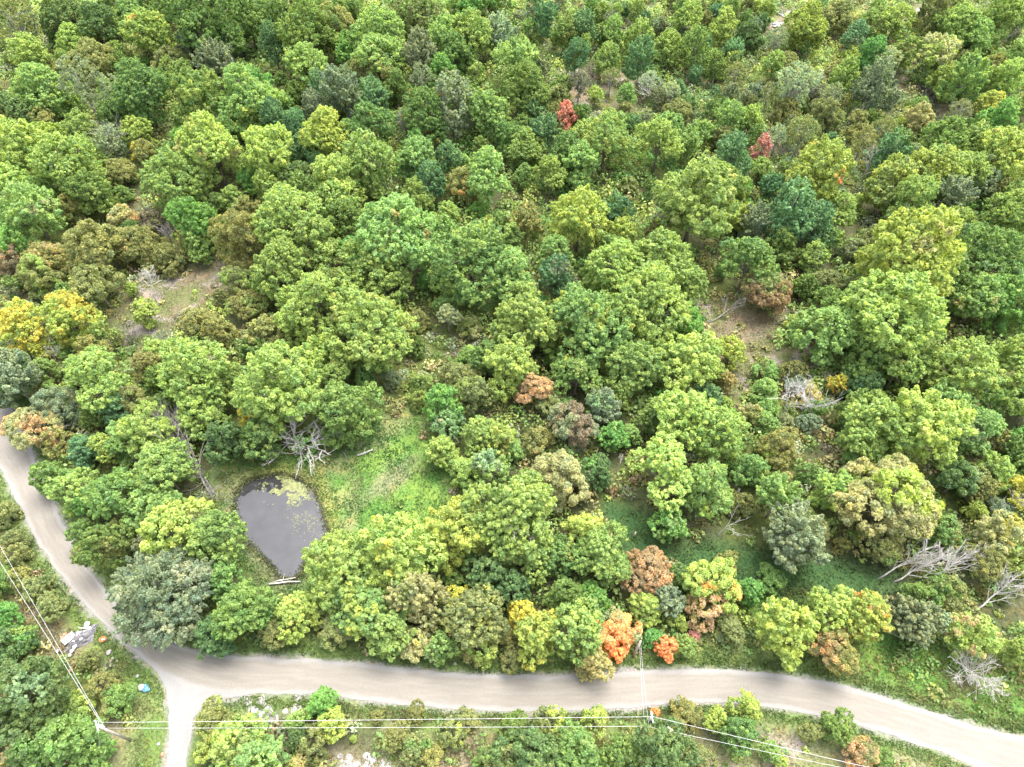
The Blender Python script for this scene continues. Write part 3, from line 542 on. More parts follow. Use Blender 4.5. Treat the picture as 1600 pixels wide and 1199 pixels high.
 (1230,988,88,M_,'Y','L',.3),(1295,955,66,M_,'Y','U',.3),(1352,970,78,M_,'Y','A',.48),(1300,1012,84,FI,'O','F',.4),(1515,992,66,M_,'Y','F',.6),(1588,1015,46,M_,'Y','',0),(1170,925,40,M_,'E','',0),(1425,970,60,FE,'S','',0),(1460,975,40,FE,'W','',0),(1140,980,44,FI,'O','F',.2),(1205,905,40,FI,'G','',0),(1135,880,36,FI,'O','G',.3),(1440,935,52,FI,'G','',0),(1480,925,56,FI,'O','G',.4),
 # south of the road
 (28,1088,135,M_,'D','B',.4),(10,1010,60,M_,'D','',0),(112,1168,92,M_,'G','E',.4),(12,960,46,M_,'E','P',.15),(30,1000,44,M_,'Y','E',.5),(140,1028,34,FI,'O','Y',.3),(180,1094,46,FI,'G','O',.4),(160,1070,44,FI,'O','G',.4),(60,1180,80,M_,'D','G',.4),(165,1212,56,M_,'G','L',.3),
 (330,1122,54,FI,'O','Y',.4),(375,1165,80,M_,'Y','O',.4),(410,1192,90,M_,'L','E',.3),(330,1165,50,FI,'Y','O',.5),(505,1102,48,M_,'E','',0),(468,1125,36,M_,'Y','',0),(518,1132,48,M_,'Y','',0),(488,1160,60,FI,'O','Y',.4),(465,1150,36,M_,'D','',0),(552,1154,10,M_,'Y','',0),
 (830,1180,110,M_,'D','O',.4),(900,1175,90,M_,'G','O',.4),(770,1190,60,M_,'O','G',.4),(1035,1175,90,M_,'D','',0),(970,1175,60,M_,'G','D',.4),(1090,1185,50,FI,'O','',0),(1165,1105,48,M_,'Y','L',.4),(1120,1122,38,M_,'Y','L',.4),(1155,1145,56,M_,'G','O',.3),(1310,1136,46,M_,'G','O',.25),(1265,1145,36,FI,'O','Y',.4),(1345,1176,50,FI,'F','O',.5),(1380,1180,34,FI,'G','',0),(1200,1170,36,M_,'L','',0),(1220,1190,24,M_,'Y','',0),
 (620,1150,42,FI,'O','Y',.4),(650,1165,50,M_,'O','E',.4),(705,1145,50,FI,'O','Y',.3),(670,1190,50,FI,'O','',0),(590,1120,20,FI,'O','',0),(650,1115,36,FI,'O','G',.4),(730,1125,34,FI,'O','F',.2),(860,1130,54,FI,'Y','O',.5),(930,1128,50,FI,'Y','O',.5),(1025,1112,12,FI,'A','',0),(800,1135,44,FI,'G','O',.4),(1070,1115,44,FI,'O','',0),
 (20,870,44,FI,'O','',0),(30,905,40,FI,'O','L',.3),(55,920,40,FI,'O','D',.3),(80,950,44,FI,'O','',0),(10,905,40,FI,'G','O',.3),(5,800,44,FI,'O','',0),(25,840,34,FI,'O','',0),
]
def place(px, py, wpx, kind):
    ratio = {'maple': 1.45, 'feather': 1.65, 'fine': 1.05, 'thin': 1.8, 'willow': .95}[kind]; R = 3.0; wpx = wpx*(1.03 if kind != 'willow' else .96)
    for _ in range(4):
        p = at(px, py, ratio*R); d = to_px(p.x, p.y, p.z)[2]; R = wpx*.5*d/F
    return p.x, p.y, R
_tcount = [0]
TREES = []
def make_tree(x, y, R, kind, c, c2, amt, px, py, wpx, hand):
    P = PROTO[kind]; k = np.array([abs(math.log(q[0]/R)) for q in P]); best = [i for i in range(len(P)) if k[i] < k.min()+.02]
    i = best[_tcount[0] % len(best)]; _tcount[0] += 1
    R0, zc, crown_me, wood_me = P[i]; s = R/R0
    nm, word, cat = KIND[kind]
    e = empty(nm, (x, y, terrain_z(x, y)-.05), random.uniform(0, 6.28), (s*random.uniform(.95, 1.06), s*random.uniform(.95, 1.06), s*random.uniform(.92, 1.08)))
    t = link('trunk', wood_me, e); cr = link('crown', crown_me, e)
    v = random.uniform(.82, 1.18) if not hand else random.uniform(.92, 1.12); hshift = random.uniform(-.09, .09)
    b = COL[c]; cr.color = (b[0]*v*(1+hshift), b[1]*v, b[2]*v*(1-hshift), 1)
    a = COL[c2] if c2 else b; cr['accent'] = [float(q*random.uniform(.9, 1.1)) for q in a]; cr['accent_amount'] = float(amt)
    TREES.append(dict(o=e, px=px, py=py, w=wpx, kind=kind, c=c, c2=c2, amt=amt, hand=hand, R=R, x=x, y=y, cat=cat, word=word))
    return e
for (px, py, w, k, c, c2, amt) in CAT:
    x, y, R = place(px, py, w, k); make_tree(x, y, R, k, c, c2, amt, px, py, w, True)

# ---------------------------------------------------------------- dead and bare trees
def dead_tree(name, base_px, tip_px, height, seed, mat, label, nb=16, spread=.6, thick=1.0, twigs=3, base_h=0.0, bushy=False):
    """Skeleton from a base on the ground to a tip at the given height."""
    r = random.Random(seed); B = at(*base_px, base_h); T = at(*tip_px, height)
    e = empty(name, (B.x, B.y, 0)); B0 = Vector((0, 0, base_h-.2 if base_h == 0 else base_h)); T0 = Vector((T.x-B.x, T.y-B.y, height)); Lg = (T0-B0).length
    mt = MB(); mb = MB(); r0 = max(.09, Lg*.016)*thick
    pts = [B0.lerp(T0, t)+Vector((r.uniform(-1, 1), r.uniform(-1, 1), r.uniform(-.5, .5)))*Lg*.025*(0 if t in (0, 1) else 1) for t in (0, .2, .4, .6, .8, 1)]
    if not bushy: mt.tube(pts, [r0*1.25, r0, r0*.85, r0*.65, r0*.4, r0*.15], 7)
    ax = (T0-B0).normalized()
    def grow(p, d, L, rad, lev):
        q = [p]; dd = d.copy()
        for k in range(3):
            dd = (dd+Vector((r.uniform(-.3, .3), r.uniform(-.3, .3), r.uniform(-.15, .22)))).normalized(); nxt = q[-1]+dd*L/3
            if nxt.z < .12: nxt.z = .12
            q.append(nxt)
        mb.tube(q, [rad, rad*.8, rad*.6, rad*.3], 4, False)
        if lev > 0:
            for k in range(r.randint(2, twigs+1)):
                s = q[1].lerp(q[3], r.random()); nd = (dd+Vector((r.uniform(-1, 1), r.uniform(-1, 1), r.uniform(-.4, .8)))*.75).normalized()
                grow(s, nd, L*r.uniform(.4, .65), max(.025, rad*.5), lev-1)
    for k in range(nb):
        t = r.uniform(.25, .98) if not bushy else 0.0
        i = min(4, int(t*5)); p = pts[i].lerp(pts[i+1], t*5-i)
        side = Vector((r.uniform(-1, 1), r.uniform(-1, 1), r.uniform(-.4, .9))).normalized()
        d = (ax*(.75 if not bushy else 1.0)+side*spread*1.3).normalized()
        L = Lg*(.42*(1.15-t)+.12) if not bushy else Lg*r.uniform(.7, 1.1)*.75
        grow(p, d, L, r0*(.5 if not bushy else .6), 2)
    if not bushy: mt.build('trunk', mat, e, True)
    mb.build('branches', mat, e)
    return tag(e, label, 'dead tree')
dead_tree('dead_tree', (333,778), (262,652), 5.5, 1, M_DEADDARK, 'long grey fallen tree lying diagonally beside the left bank of the pond', nb=44, spread=.34, thick=.62)
dead_tree('dead_tree', (312,735), (338,778), 2.2, 51, M_DEADDARK, 'broken grey crown spreading at the lower end of the fallen tree by the pond', nb=22, spread=.9, thick=.7)
dead_tree('dead_tree', (418,676), (508,705), 3.6, 2, M_DEAD, 'bleached many-branched dead tree sprawled above the pond on its top side', nb=24, spread=.9, thick=1.1)
dead_tree('dead_tree', (462,682), (424,722), 3.0, 3, M_DEAD, 'short bleached limb pointing down to the pond beside the sprawled dead tree', nb=14, spread=.8)
dead_tree('dead_tree', (244,472), (232,424), 6.5, 4, M_DEAD, 'bare white-twigged tree standing in the brown clearing on the left', nb=26, spread=.95)
dead_tree('bare_bush', (207,540), (202,506), 4.5, 5, M_DEADDARK, 'pale bare stems rising at the lower end of the left clearing', nb=22, spread=.35, bushy=True)
dead_tree('bare_bush', (262,548), (266,512), 4.5, 6, M_DEADDARK, 'wide spray of bare stems below the white-twigged tree of the left clearing', nb=26, spread=.5, bushy=True)
dead_tree('dead_tree', (1500,1035), (1560,1078), 3.4, 7, M_DEAD, 'large bleached dead tree lying above the road near the right edge', nb=40, spread=1.0, thick=.9)
dead_tree('dead_tree', (1520,1070), (1500,1030), 4.0, 17, M_DEAD, 'fan of bleached branches on the left flank of the large dead tree by the road', nb=20, spread=1.0, thick=.8)
dead_tree('dead_tree', (1222,650), (1236,598), 9, 8, M_DEAD, 'bleached forked trunk standing left of the small orange tree on the right', nb=10, spread=.6, thick=1.3)
dead_tree('dead_tree', (1272,655), (1252,602), 9, 9, M_DEAD, 'leaning bleached trunk with tangled twigs just below left of the small orange tree', nb=22, spread=.7, thick=1.1)
dead_tree('dead_tree', (1205,875), (1262,818), 8, 10, M_DEAD, 'slender forked dead trunk leaning over the grass strip from the grey-green tree', nb=9, spread=.5, thick=1.0)
dead_tree('dead_tree', (1372,905), (1448,858), 5, 11, M_DEAD, 'left one of the pale trees leaning right at the end of the dark grass strip', nb=18, spread=.35)
dead_tree('dead_tree', (1395,910), (1475,868), 5, 12, M_DEAD, 'middle one of the pale trees leaning right at the end of the dark grass strip', nb=18, spread=.35)
dead_tree('dead_tree', (1450,905), (1525,862), 5, 13, M_DEAD, 'right one of the pale trees leaning right at the end of the dark grass strip', nb=16, spread=.4)
dead_tree('dead_tree', (1522,955), (1590,900), 5, 14, M_DEAD, 'bleached leaning tree at the right edge above the orange-tinted maple', nb=18, spread=.5)
dead_tree('dead_tree', (1120,842), (1148,800), 6, 15, M_DEAD, 'taller bare grey stem leaning over the dark grass strip', nb=4, spread=.6, thick=.9)
dead_tree('dead_tree', (1127,842), (1141,820), 4, 16, M_DEAD, 'shorter bare grey stem beside the taller one over the dark grass strip', nb=1, spread=.6, thick=.8)
dead_tree('dead_tree', (1038,178), (1003,130), 5, 18, M_DEAD, 'long fallen grey tree lying in the brushy gap at the top centre', nb=22, spread=.5)
dead_tree('bare_bush', (733,566), (735,548), 3, 19, M_DEAD, 'white tangle of dead twigs below the tan bush in the middle', nb=30, spread=1.2, bushy=True, thick=.8)
dead_tree('dead_tree', (1006,538), (1012,508), 6, 20, M_DEAD, 'grey bare twigs poking out under the biggest crown in the middle', nb=20, spread=.7, bushy=True)
dead_tree('bare_bush', (1478,205), (1485,185), 5, 21, M_DEAD, 'pale bare bush in the brushy part near the top right', nb=26, spread=.8, bushy=True)
dead_tree('bare_bush', (1280,160), (1278,130), 5.5, 22, M_DEADDARK, 'grey bare bush below the half-bare tree near the top right', nb=22, spread=.5, bushy=True)
dead_tree('bare_bush', (1242,175), (1240,120), 7, 23, M_DEADDARK, 'tall grey bundle of bare stems near the top right', nb=30, spread=.35, bushy=True)
dead_tree('bare_bush', (1445,155), (1450,135), 4.5, 24, M_DEADDARK, 'small grey bare bush beside the bare ground near the top right', nb=18, spread=.7, bushy=True)
dead_tree('bare_bush', (1215,250), (1222,215), 6, 43, M_DEADDARK, 'thin grey stems fanned out right of the nearer pinkish red sapling', nb=18, spread=.5, bushy=True)
dead_tree('bare_bush', (1330,205), (1335,170), 6, 44, M_DEADDARK, 'grey bare stems in the brush left of the upper right silver tree', nb=16, spread=.5, bushy=True)
dead_tree('bare_bush', (925,118), (928,100), 5, 45, M_DEADDARK, 'grey-brown bare bush at the edge of the top centre gap', nb=24, spread=.8, bushy=True)
dead_tree('bare_bush', (1560,75), (1566,40), 6, 46, M_DEADDARK, 'grey bare stems near the top right corner', nb=14, spread=.4, bushy=True)
dead_tree('bare_bush', (340,560), (330,535), 4, 47, M_DEADDARK, 'grey bare bush right of the bare stems under the left clearing', nb=18, spread=.6, bushy=True)
dead_tree('dead_tree', (45,120), (22,60), 10, 48, M_PALEBARK, 'pale thin leaning trunk near the top left corner', nb=8, spread=.5)
dead_tree('dead_tree', (1345,290), (1365,240), 9, 25, M_PALEBARK, 'pale thin trunk leaning right behind the rounded yellow-green maple at right', nb=8, spread=.5)
dead_tree('dead_tree', (1360,180), (1390,120), 9, 26, M_PALEBARK, 'thin white leaning trunk with few twigs in the top right woods', nb=6, spread=.4)
dead_tree('dead_tree', (1420,130), (1432,95), 7, 27, M_PALEBARK, 'short white leaning trunk under the tan-yellow crown in the top right', nb=4, spread=.4)
dead_tree('dead_tree', (96,672), (90,654), 5, 28, M_DEAD, 'small white forked snag near the road at the left edge', nb=6, spread=.6)
dead_tree('dead_tree', (88,565), (84,548), 5, 29, M_DEAD, 'small bare snag between the golden tree and the yellow-green maple at left', nb=8, spread=.7)
dead_tree('dead_tree', (280,395), (255,358), 8, 30, M_DEADDARK, 'thin bare tree leaning left above the brown clearing on the left', nb=14, spread=.6)
dead_tree('dead_tree', (960,745), (972,718), 5, 31, M_DEAD, 'little forked white stem left of the large yellow-green maple', nb=4, spread=.5)
dead_tree('dead_tree', (1565,800), (1592,775), 6, 32, M_DEAD, 'bare stems under the golden tree at the right edge', nb=10, spread=.4)
dead_tree('dead_tree', (1590,665), (1608,640), 8, 33, M_DEAD, 'white leaning trunk cut by the right edge halfway down', nb=5, spread=.4)
dead_tree('dead_tree', (640,222), (628,180), 9, 34, M_PALEBARK, 'white forked trunk left of the maple with the orange patch, upper middle', nb=14, spread=.5)
dead_tree('dead_tree', (708,215), (702,165), 10, 35, M_PALEBARK, 'pale trunk carrying the silvery tree in the upper middle', nb=14, spread=.6, thick=1.2)
dead_tree('dead_tree', (655,105), (652,85), 8, 36, M_PALEBARK, 'pale fanned limbs below the grey-green tree at the top middle', nb=14, spread=.5)
dead_tree('dead_tree', (335,262), (322,238), 8, 37, M_PALEBARK, 'pale bare limbs under the yellow-topped maple at upper left', nb=14, spread=.7)
dead_tree('dead_tree', (190,225), (170,205), 9, 38, M_PALEBARK, 'pale bare limbs in a gap of the upper left woods', nb=16, spread=.8)
dead_tree('dead_tree', (1058,362), (1035,335), 10, 39, M_PALEBARK, 'pale limbs showing under the big maple right of the centre', nb=8, spread=.5)
dead_tree('dead_tree', (815,830), (795,822), 12, 40, M_DEAD, 'grey bare limbs poking out of the bright maple right of the meadow', nb=14, spread=.9, base_h=4)
dead_tree('dead_tree', (1108,505), (1160,470), 3, 41, M_DEADDARK, 'thin dead branch lying across the bare clearing right of the centre', nb=8, spread=.4)
dead_tree('dead_tree', (742,748), (775,735), 8, 42, M_DEADDARK, 'grey twigs between the pale spiky tree and the bright maple', nb=12, spread=.8)

# ---------------------------------------------------------------- young trees and bushes that fill the wood between the catalogued crowns
ZONES = ["mmffffffsssssoss", "mffssssfssssossss"[:16], "ffffsffffffmssff", "foofffffffffsmff", "oooofffffffoomff", "ofmoffomfffomfff",
         "ooffffommmfoofff", "fff....mooofooomm"[:16], "ofm..ffmfm..oooo", "ooffffffffmm.oow", "oow...........ww", "ooffoowwffowwwww"]
PAL = {'f': (('maple', 'feather', 'fine'), (.72, .16, .12), 'GLLGYLEO', (2.1, 3.8)),
       's': (('feather', 'maple', 'fine'), (.52, .22, .26), 'BLGSLOYL', (1.5, 2.7)),
       'o': (('fine', 'maple', 'feather'), (.66, .20, .14), 'OLLYGOQSW', (1.4, 2.6)),
       'm': (('maple', 'fine', 'feather'), (.42, .36, .22), 'OGLYSOGL', (1.6, 3.0)),
       'w': (('fine', 'maple'), (.85, .15), 'OGYOGO', (.7, 1.3))}
def zone_at(px, py):
    c = min(15, max(0, int(px//100))); r_ = min(11, max(0, int(py//100))); return ZONES[r_][c]
OPEN = [(G(HEAP), .5), (G(POLEFOOT), .5), (G(BAGSPOT), .5), (G(MEADOW), 1.0), (G(MEADOW2), .6), (G(VERGE_JUNC), .8)] + [(G(c), 1.2) for c in CLEAR[:2]] + [(G(c), .3) for c in CLEAR[2:]] + [(G(c), .3) for c in ROCKY] + [(PONDG, 4.0)]
N_C = 9000
ys = rng.uniform(12, 262, N_C*3); xs = rng.uniform(-200, 200, N_C*3)
tpx = np.array([to_px(a, b, 2.5)[:2] for a, b in zip(xs, ys)])
ok = (tpx[:, 0] > -110) & (tpx[:, 0] < 1710) & (tpx[:, 1] > -60) & (tpx[:, 1] < 1290)
xs, ys, tpx = xs[ok], ys[ok], tpx[ok]
blk = (poly_sd(xs, ys, ROAD_POLY) > -3.4) | (poly_sd(xs, ys, DRIVE_POLY) > -2.5)
for pg, mg in OPEN: blk |= poly_sd(xs, ys, pg) > -mg
sparse = np.zeros(len(xs))
for pg in (VERGE_E, *DIRT): sparse = np.maximum(sparse, (poly_sd(xs, ys, G(pg)) > 0)*1.0)
TX = [t['x'] for t in TREES]; TY = [t['y'] for t in TREES]; TR = [t['R'] for t in TREES]
cap = {'maple': 300-sum(t['kind'] == 'maple' for t in TREES)+60, 'feather': 245, 'fine': 290-sum(t['kind'] == 'fine' for t in TREES)}
nf = {'maple': 0, 'feather': 0, 'fine': 0}
MASS = []
for i in range(len(xs)):
    if blk[i]: continue
    z = zone_at(*tpx[i])
    if z == '.': continue
    ks, pw, cols, (r0, r1) = PAL[z]; R = random.uniform(r0, r1)
    if sparse[i]:
        if random.random() < .8: continue
        R *= .6
    ax = np.array(TX); ay = np.array(TY); ar = np.array(TR)
    d = np.hypot(ax-xs[i], ay-ys[i])
    if (d < (ar+R)*.54).any(): continue
    k = random.choices(ks, pw)[0]; c = random.choice(cols); c2 = random.choice(cols)
    inside = 0 < tpx[i][0] < 1600 and 0 < tpx[i][1] < 1199
    TX.append(xs[i]); TY.append(ys[i]); TR.append(R)
    if R*F/to_px(xs[i], ys[i], 2)[2] < 9.5 or nf[k] >= cap[k] or not inside:
        MASS.append((xs[i], ys[i], R, c)); continue
    nf[k] += 1
    ratio = {'maple': 1.45, 'feather': 1.65, 'fine': 1.05}[k]; q = to_px(xs[i], ys[i], ratio*R)
    make_tree(float(xs[i]), float(ys[i]), R, k, c, c2, random.choice((0, .3, .45)), q[0], q[1], 2*R*F/q[2], False)
print('TREES', len(TREES), nf, 'mass', len(MASS))

# ---------------------------------------------------------------- undergrowth: low bushes and saplings nobody could count, one object
def mass_mesh():
    Qs = []; Cs = []; Ts = []; r = np.random.default_rng(5)
    items = [(x, y, R*1.0, COL[c], 1.25) for x, y, R, c in MASS]
    # extra ground-hugging brush wherever the wood stands
    nb = 8600; bx = r.uniform(-185, 185, nb*3); by = r.uniform(12, 258, nb*3)
    q = np.array([to_px(a, b, 1)[:2] for a, b in zip(bx, by)]); ok = (q[:, 0] > -60) & (q[:, 0] < 1660) & (q[:, 1] > -30) & (q[:, 1] < 1240)
    ok &= (poly_sd(bx, by, ROAD_POLY) < -2.3) & (poly_sd(bx, by, DRIVE_POLY) < -1.8) & (poly_sd(bx, by, PONDG) < -2.2)
    dens = np.ones(len(bx))
    for pg, pp in ((HEAP, 0), (POLEFOOT, 0), (BAGSPOT, 0), (MEADOW, .05), (MEADOW2, .06), (VERGE_JUNC, .06), *[(c, .38) for c in CLEAR[:2]], *[(c, .6) for c in CLEAR[2:]], *[(c, .02) for c in ROCKY], *[(c, .45) for c in DIRT], (HEAP, 0), (POLEFOOT, 0), (BAGSPOT, 0)):
        dens = np.where(poly_sd(bx, by, G(pg)) > 0, pp, dens)
    ok &= r.random(len(bx)) < dens
    bx, by, q = bx[ok][:nb], by[ok][:nb], q[ok][:nb]
    for i in range(len(bx)):
        z = zone_at(*q[i]); pal = {'f': 'DGOOGDO', 's': 'OGBSOLK', 'o': 'OOKRQOY', 'm': 'OGKDOY', 'w': 'OGLYGOGE', '.': 'GO'}[z]
        items.append((bx[i], by[i], r.uniform(.5, 1.6), COL[pal[r.integers(len(pal))]], .9))
    for x, y, R, c, hh in items:
        n = int(min(150, 17+R*R*16)); d = unit(r.normal(size=(n, 3))); d[:, 2] = np.abs(d[:, 2])
        lum = fbm(d[:, 0]*R+x, d[:, 1]*R+y, .9, 2, 4)[:, None]
        P = np.array([x, y, .15+terrain_fast(x, y)]) + d*np.array([R, R, R*hh])*(r.uniform(.55, 1.0, (n, 1)))*(.75+.5*lum)
        nn = unit(d*.7+np.array([0, 0, .4])+r.normal(size=(n, 3))*.7)
        Qs.append(leaf_quads(P, nn, .22+.045*R, r)); k = r.uniform(.8, 1.2)
        Cs.append(np.array(c)*k*r.uniform(.8, 1.2, (n, 3))**np.array([1, .6, 1])); Ts.append(r.normal(0, .45, n))
    return np.concatenate(Qs), np.concatenate(Cs), np.concatenate(Ts)
def terrain_fast(x, y):
    xi = int(np.clip(np.searchsorted(gx, x), 0, len(gx)-1)); yi = int(np.clip(np.searchsorted(gy, y), 0, len(gy)-1)); return float(GZ[yi, xi])
Q, Cc, Tt = mass_mesh(); print('mass quads', len(Q))
tag(link('undergrowth', mesh_quads('undergrowth', Q, M_BUSH, {'leaf_tone': np.clip(Tt, -1.2, 1.2)}, {'tint': Cc})), 'mixed olive and green undergrowth filling the gaps between the trees', 'undergrowth', kind='stuff')

# ---------------------------------------------------------------- grass and weeds: one object
def grass_mesh():
    r = np.random.default_rng(11); Qs = []; Cs = []
    def scatter(poly, n, size, cols, hgt, nearroad=None):
        P = np.array(G(poly)); lo = P.min(0); hi = P.max(0); X = r.uniform(lo[0], hi[0], n); Y = r.uniform(lo[1], hi[1], n)
        # tufts cluster
        dn = fbm(X, Y, 2.0, 3, 6)
        ok = (poly_sd(X, Y, P.tolist()) + (dn-.5)*5 > 0) & (poly_sd(X, Y, PONDG) < -.6) & (poly_sd(X, Y, ROAD_POLY) < -.7) & (poly_sd(X, Y, DRIVE_POLY) < -.7) & (r.random(n) < np.clip((dn-.25)*2.4, .15, 1))
        X, Y, dn = X[ok], Y[ok], dn[ok]; k = len(X)
        zt = np.array([terrain_fast(a, b) for a, b in zip(X, Y)])
        Pp = np.c_[X, Y, zt + r.uniform(.03, hgt, k)]
        nn = unit(np.c_[r.normal(size=(k, 2))*.8, np.full(k, .8)])
        Qs.append(leaf_quads(Pp, nn, size, r)); ci = np.clip(((fbm(X, Y, 6, 3, 8)-.3)/.4+r.normal(0, .22, k))*len(cols), 0, len(cols)-1).astype(int)
        Cs.append(np.array(cols)[ci]*r.uniform(.75, 1.25, (k, 1)))
    g = [(.036,.100,.026), (.046,.118,.028), (.055,.135,.032), (.070,.150,.036), (.10,.155,.045), (.14,.145,.070)]
    scatter(MEADOW, 42000, .15, g, .35)
    scatter(MEADOW2, 16000, .15, [(.036,.064,.020), (.044,.076,.022), (.056,.086,.024)], .3)  # strip tufts: dark green with the tree shade included in their tint
    scatter(VERGE_JUNC, 9000, .12, [(.07,.13,.03), (.10,.15,.04), (.15,.14,.07)], .15)
    scatter(VERGE_E, 42000, .17, [(.065,.100,.030), (.095,.135,.038), (.14,.17,.045), (.14,.13,.055)], .55)
    for c in CLEAR[:2]+DIRT: scatter(c, 9000, .12, [(.12,.10,.055), (.16,.13,.075), (.09,.11,.035), (.12,.15,.04)], .3)
    # verge bands
    for E, O, n in ((RI, RO, 30000), (RO, RI, 30000)):
        i = r.integers(0, NR, n); u = E[i]-O[i]; u = u/np.hypot(u[:, 0], u[:, 1])[:, None]; off = r.uniform(.15, 3.6, (n, 1))**1.0
        P = E[i]+u*off+r.normal(0, .25, (n, 2)); q = (poly_sd(P[:, 0], P[:, 1], ROAD_POLY) < -.25) & (poly_sd(P[:, 0], P[:, 1], DRIVE_POLY) < -.3) & (fbm(P[:, 0], P[:, 1], 1.6, 3, 13) + off[:, 0]*.12 > .56)
        P = P[q]; k = len(P); nn = unit(np.c_[r.normal(size=(k, 2))*.8, np.full(k, .8)])
        Qs.append(leaf_quads(np.c_[P, r.uniform(.02, .25, k)], nn, .13, r)); cl = np.array([(.06,.125,.028), (.085,.14,.035), (.13,.14,.06)]); Cs.append(cl[r.integers(0, 3, k)]*r.uniform(.75, 1.25, (k, 1)))
    # marsh rim
    P = np.array(PONDG); n = 26000; X = r.uniform(P[:, 0].min()-6, P[:, 0].max()+6, n); Y = r.uniform(P[:, 1].min()-6, P[:, 1].max()+6, n); d = poly_sd(X, Y, PONDG)
    ea = ((X-at(440, 820).x)*.7+(Y-at(440, 820).y)*.6) > r.normal(0, 2.5, n)
    ok = (d > -2.6+r.normal(0, .5, n)) & (d < .1) & (ea | (r.random(n) < .45)); X, Y, ea = X[ok], Y[ok], ea[ok]; k = len(X)
    nn = unit(np.c_[r.normal(size=(k, 2))*.9, np.full(k, .8)]); Qs.append(leaf_quads(np.c_[X, Y, r.uniform(-.1, .3, k)], nn, .13, r))
    Cs.append(np.where(ea[:, None], np.array([(.19, .21, .055)]), np.array([(.10, .12, .05)]))*r.uniform(.75, 1.25, (k, 1)))
    i = r.integers(0, len(P), 2600); j = (i+1) % len(P); t = r.random((2600, 1)); q = P[i]*(1-t)+P[j]*t + r.normal(0, .38, (2600, 2))
    k = len(q); nn = unit(np.c_[r.normal(size=(k, 2)), np.full(k, .5)]); Qs.append(leaf_quads(np.c_[q, r.uniform(-.12, .3, k)], nn, .17, r))
    cl = np.array([(.12,.14,.05), (.17,.19,.06), (.15,.13,.08), (.08,.12,.04)]); Cs.append(cl[r.integers(0, 4, k)]*r.uniform(.7, 1.25, (k, 1)))
    return np.concatenate(Qs), np.concatenate(Cs)
Q, Cc = grass_mesh(); print('grass quads', len(Q))
tag(link('grass', mesh_quads('grass', Q, M_BUSH, {'leaf_tone': np.clip(rng.normal(0, .4, len(Q)), -1, 1)}, {'tint': Cc})), 'short green grass and weeds on the meadow, pond bank and road verges', 'grass', kind='stuff')

# ---------------------------------------------------------------- lily pads and pond scum
def pads():
    r = np.random.default_rng(3); V = []; Fc = []; n = 0
    m = simple_mat('lily_pads', (0.13, 0.14, 0.05), rough=.5, var=.35, scale=1.2)
    cand = 3400
    for i in range(cand):
        a = r.uniform(0, 1)
        if i % 3: px, py = 452+r.normal(0, 17), 764+r.normal(0, 10)
        elif i % 2: px, py = 430+r.normal(0, 26), 748+r.normal(0, 5)
        else: px, py = r.normal(478, 18), r.normal(800, 22)
        g = at(px, py, -.15)
        dd = float(poly_sd(np.array([g.x]), np.array([g.y]), PONDG)[0])
        if dd < -.4: continue
        if fbm(np.array([g.x]), np.array([g.y]), 1.5, 3, 17)[0] < (.54 if i % 3 or i % 2 else .53): continue
        R = r.uniform(.07, .16) if i % 3 or i % 2 else r.uniform(.05, .09); b = len(V); k = 7; z = -.145+r.uniform(0, .012)
        a0 = r.uniform(0, 6.28)
        for j in range(k): t = a0+5.6*j/(k-1); V.append((g.x+R*math.cos(t), g.y+R*math.sin(t)*r.uniform(.8, 1), z))
        V.append((g.x, g.y, z)); Fc.append(tuple(range(b, b+k+1)))
    return link('lily_pads', mesh_poly('lily_pads', V, Fc, m))
tag(pads(), 'yellow-green lily pads and floating weed at the top of the pond', 'lily pads', kind='stuff')

# ---------------------------------------------------------------- power poles and wires
HP = 10.5
def pole(px, py, label, h=HP, lean=None, arm=None, cross=True):
    T = at(px, py, h); e = empty('utility_pole', (T.x, T.y, 0), arm or 0.0)
    MB().tube([(0, 0, -.3), (0, 0, h*.5), (0, 0, h)], [.21, .18, .14], 10).build('pole', M_POLE, e, True)
    if cross:
        MB().box((0, 0, h-.12), (.12, 1.5, .13)).build('crossarm', M_METAL, e)
        for sy in (-.68, 0, .68):
            z0 = h-.05 if sy else h
            MB().tube([(0, sy, z0), (0, sy, z0+.10), (0, sy, z0+.13), (0, sy, z0+.28)], [.05, .05, .10, .06], 8).build('insulator', M_CERAMIC, e, True)
        MB().tube([(.12, .10, h-1.9), (.12, .10, h-1.1)], [.20, .20], 10).build('bracket_can', M_METAL, e, True)
        MB().tube([(0, .1, h-.9), (.25, .6, h-.15)], [.04, .04], 6).build('brace', M_METAL, e)
    return tag(e, label, 'utility pole'), T
P1, T1 = pole(151, 1134, 'grey wooden power pole at the bottom left where the wires turn', arm=.6)
P2, T2 = pole(1019, 1121, 'grey wooden power pole below the road at the bottom middle', arm=.1)
P3, T3 = pole(1001, 1002, 'short wooden service pole among the trees between green and orange foliage by the road', h=8.0, cross=False)
P4, T4 = pole(993, 832, 'small white post standing in the dark grass strip', h=2.2, cross=False)
def wire(name, A, B, rad, mat, label, sag=.6, group=None):
    A = Vector(A); B = Vector(B); pts = []
    for i in range(25):
        t = i/24; p = A.lerp(B, t); p.z -= sag*4*t*(1-t); pts.append(p)
    base = pts[0].copy(); mb = MB().tube([p-base for p in pts], [rad]*25, 5)
    o = mb.build(name, mat, None, True); o.location = base
    return tag(o, label, 'wire', group)
def ext(A, B, k): A = Vector(A); B = Vector(B); return A+(B-A)*k
w1a, w1b = at(157,1129,HP+.1), at(164,1138,HP-1.0)
w2a, w2b = at(1020,1120,HP+.1), at(1010,1135,HP-1.3)
wire('power_line', w1a, w2a, .024, M_WIRE, 'upper white power wire running right from the left pole to the middle pole', .25)
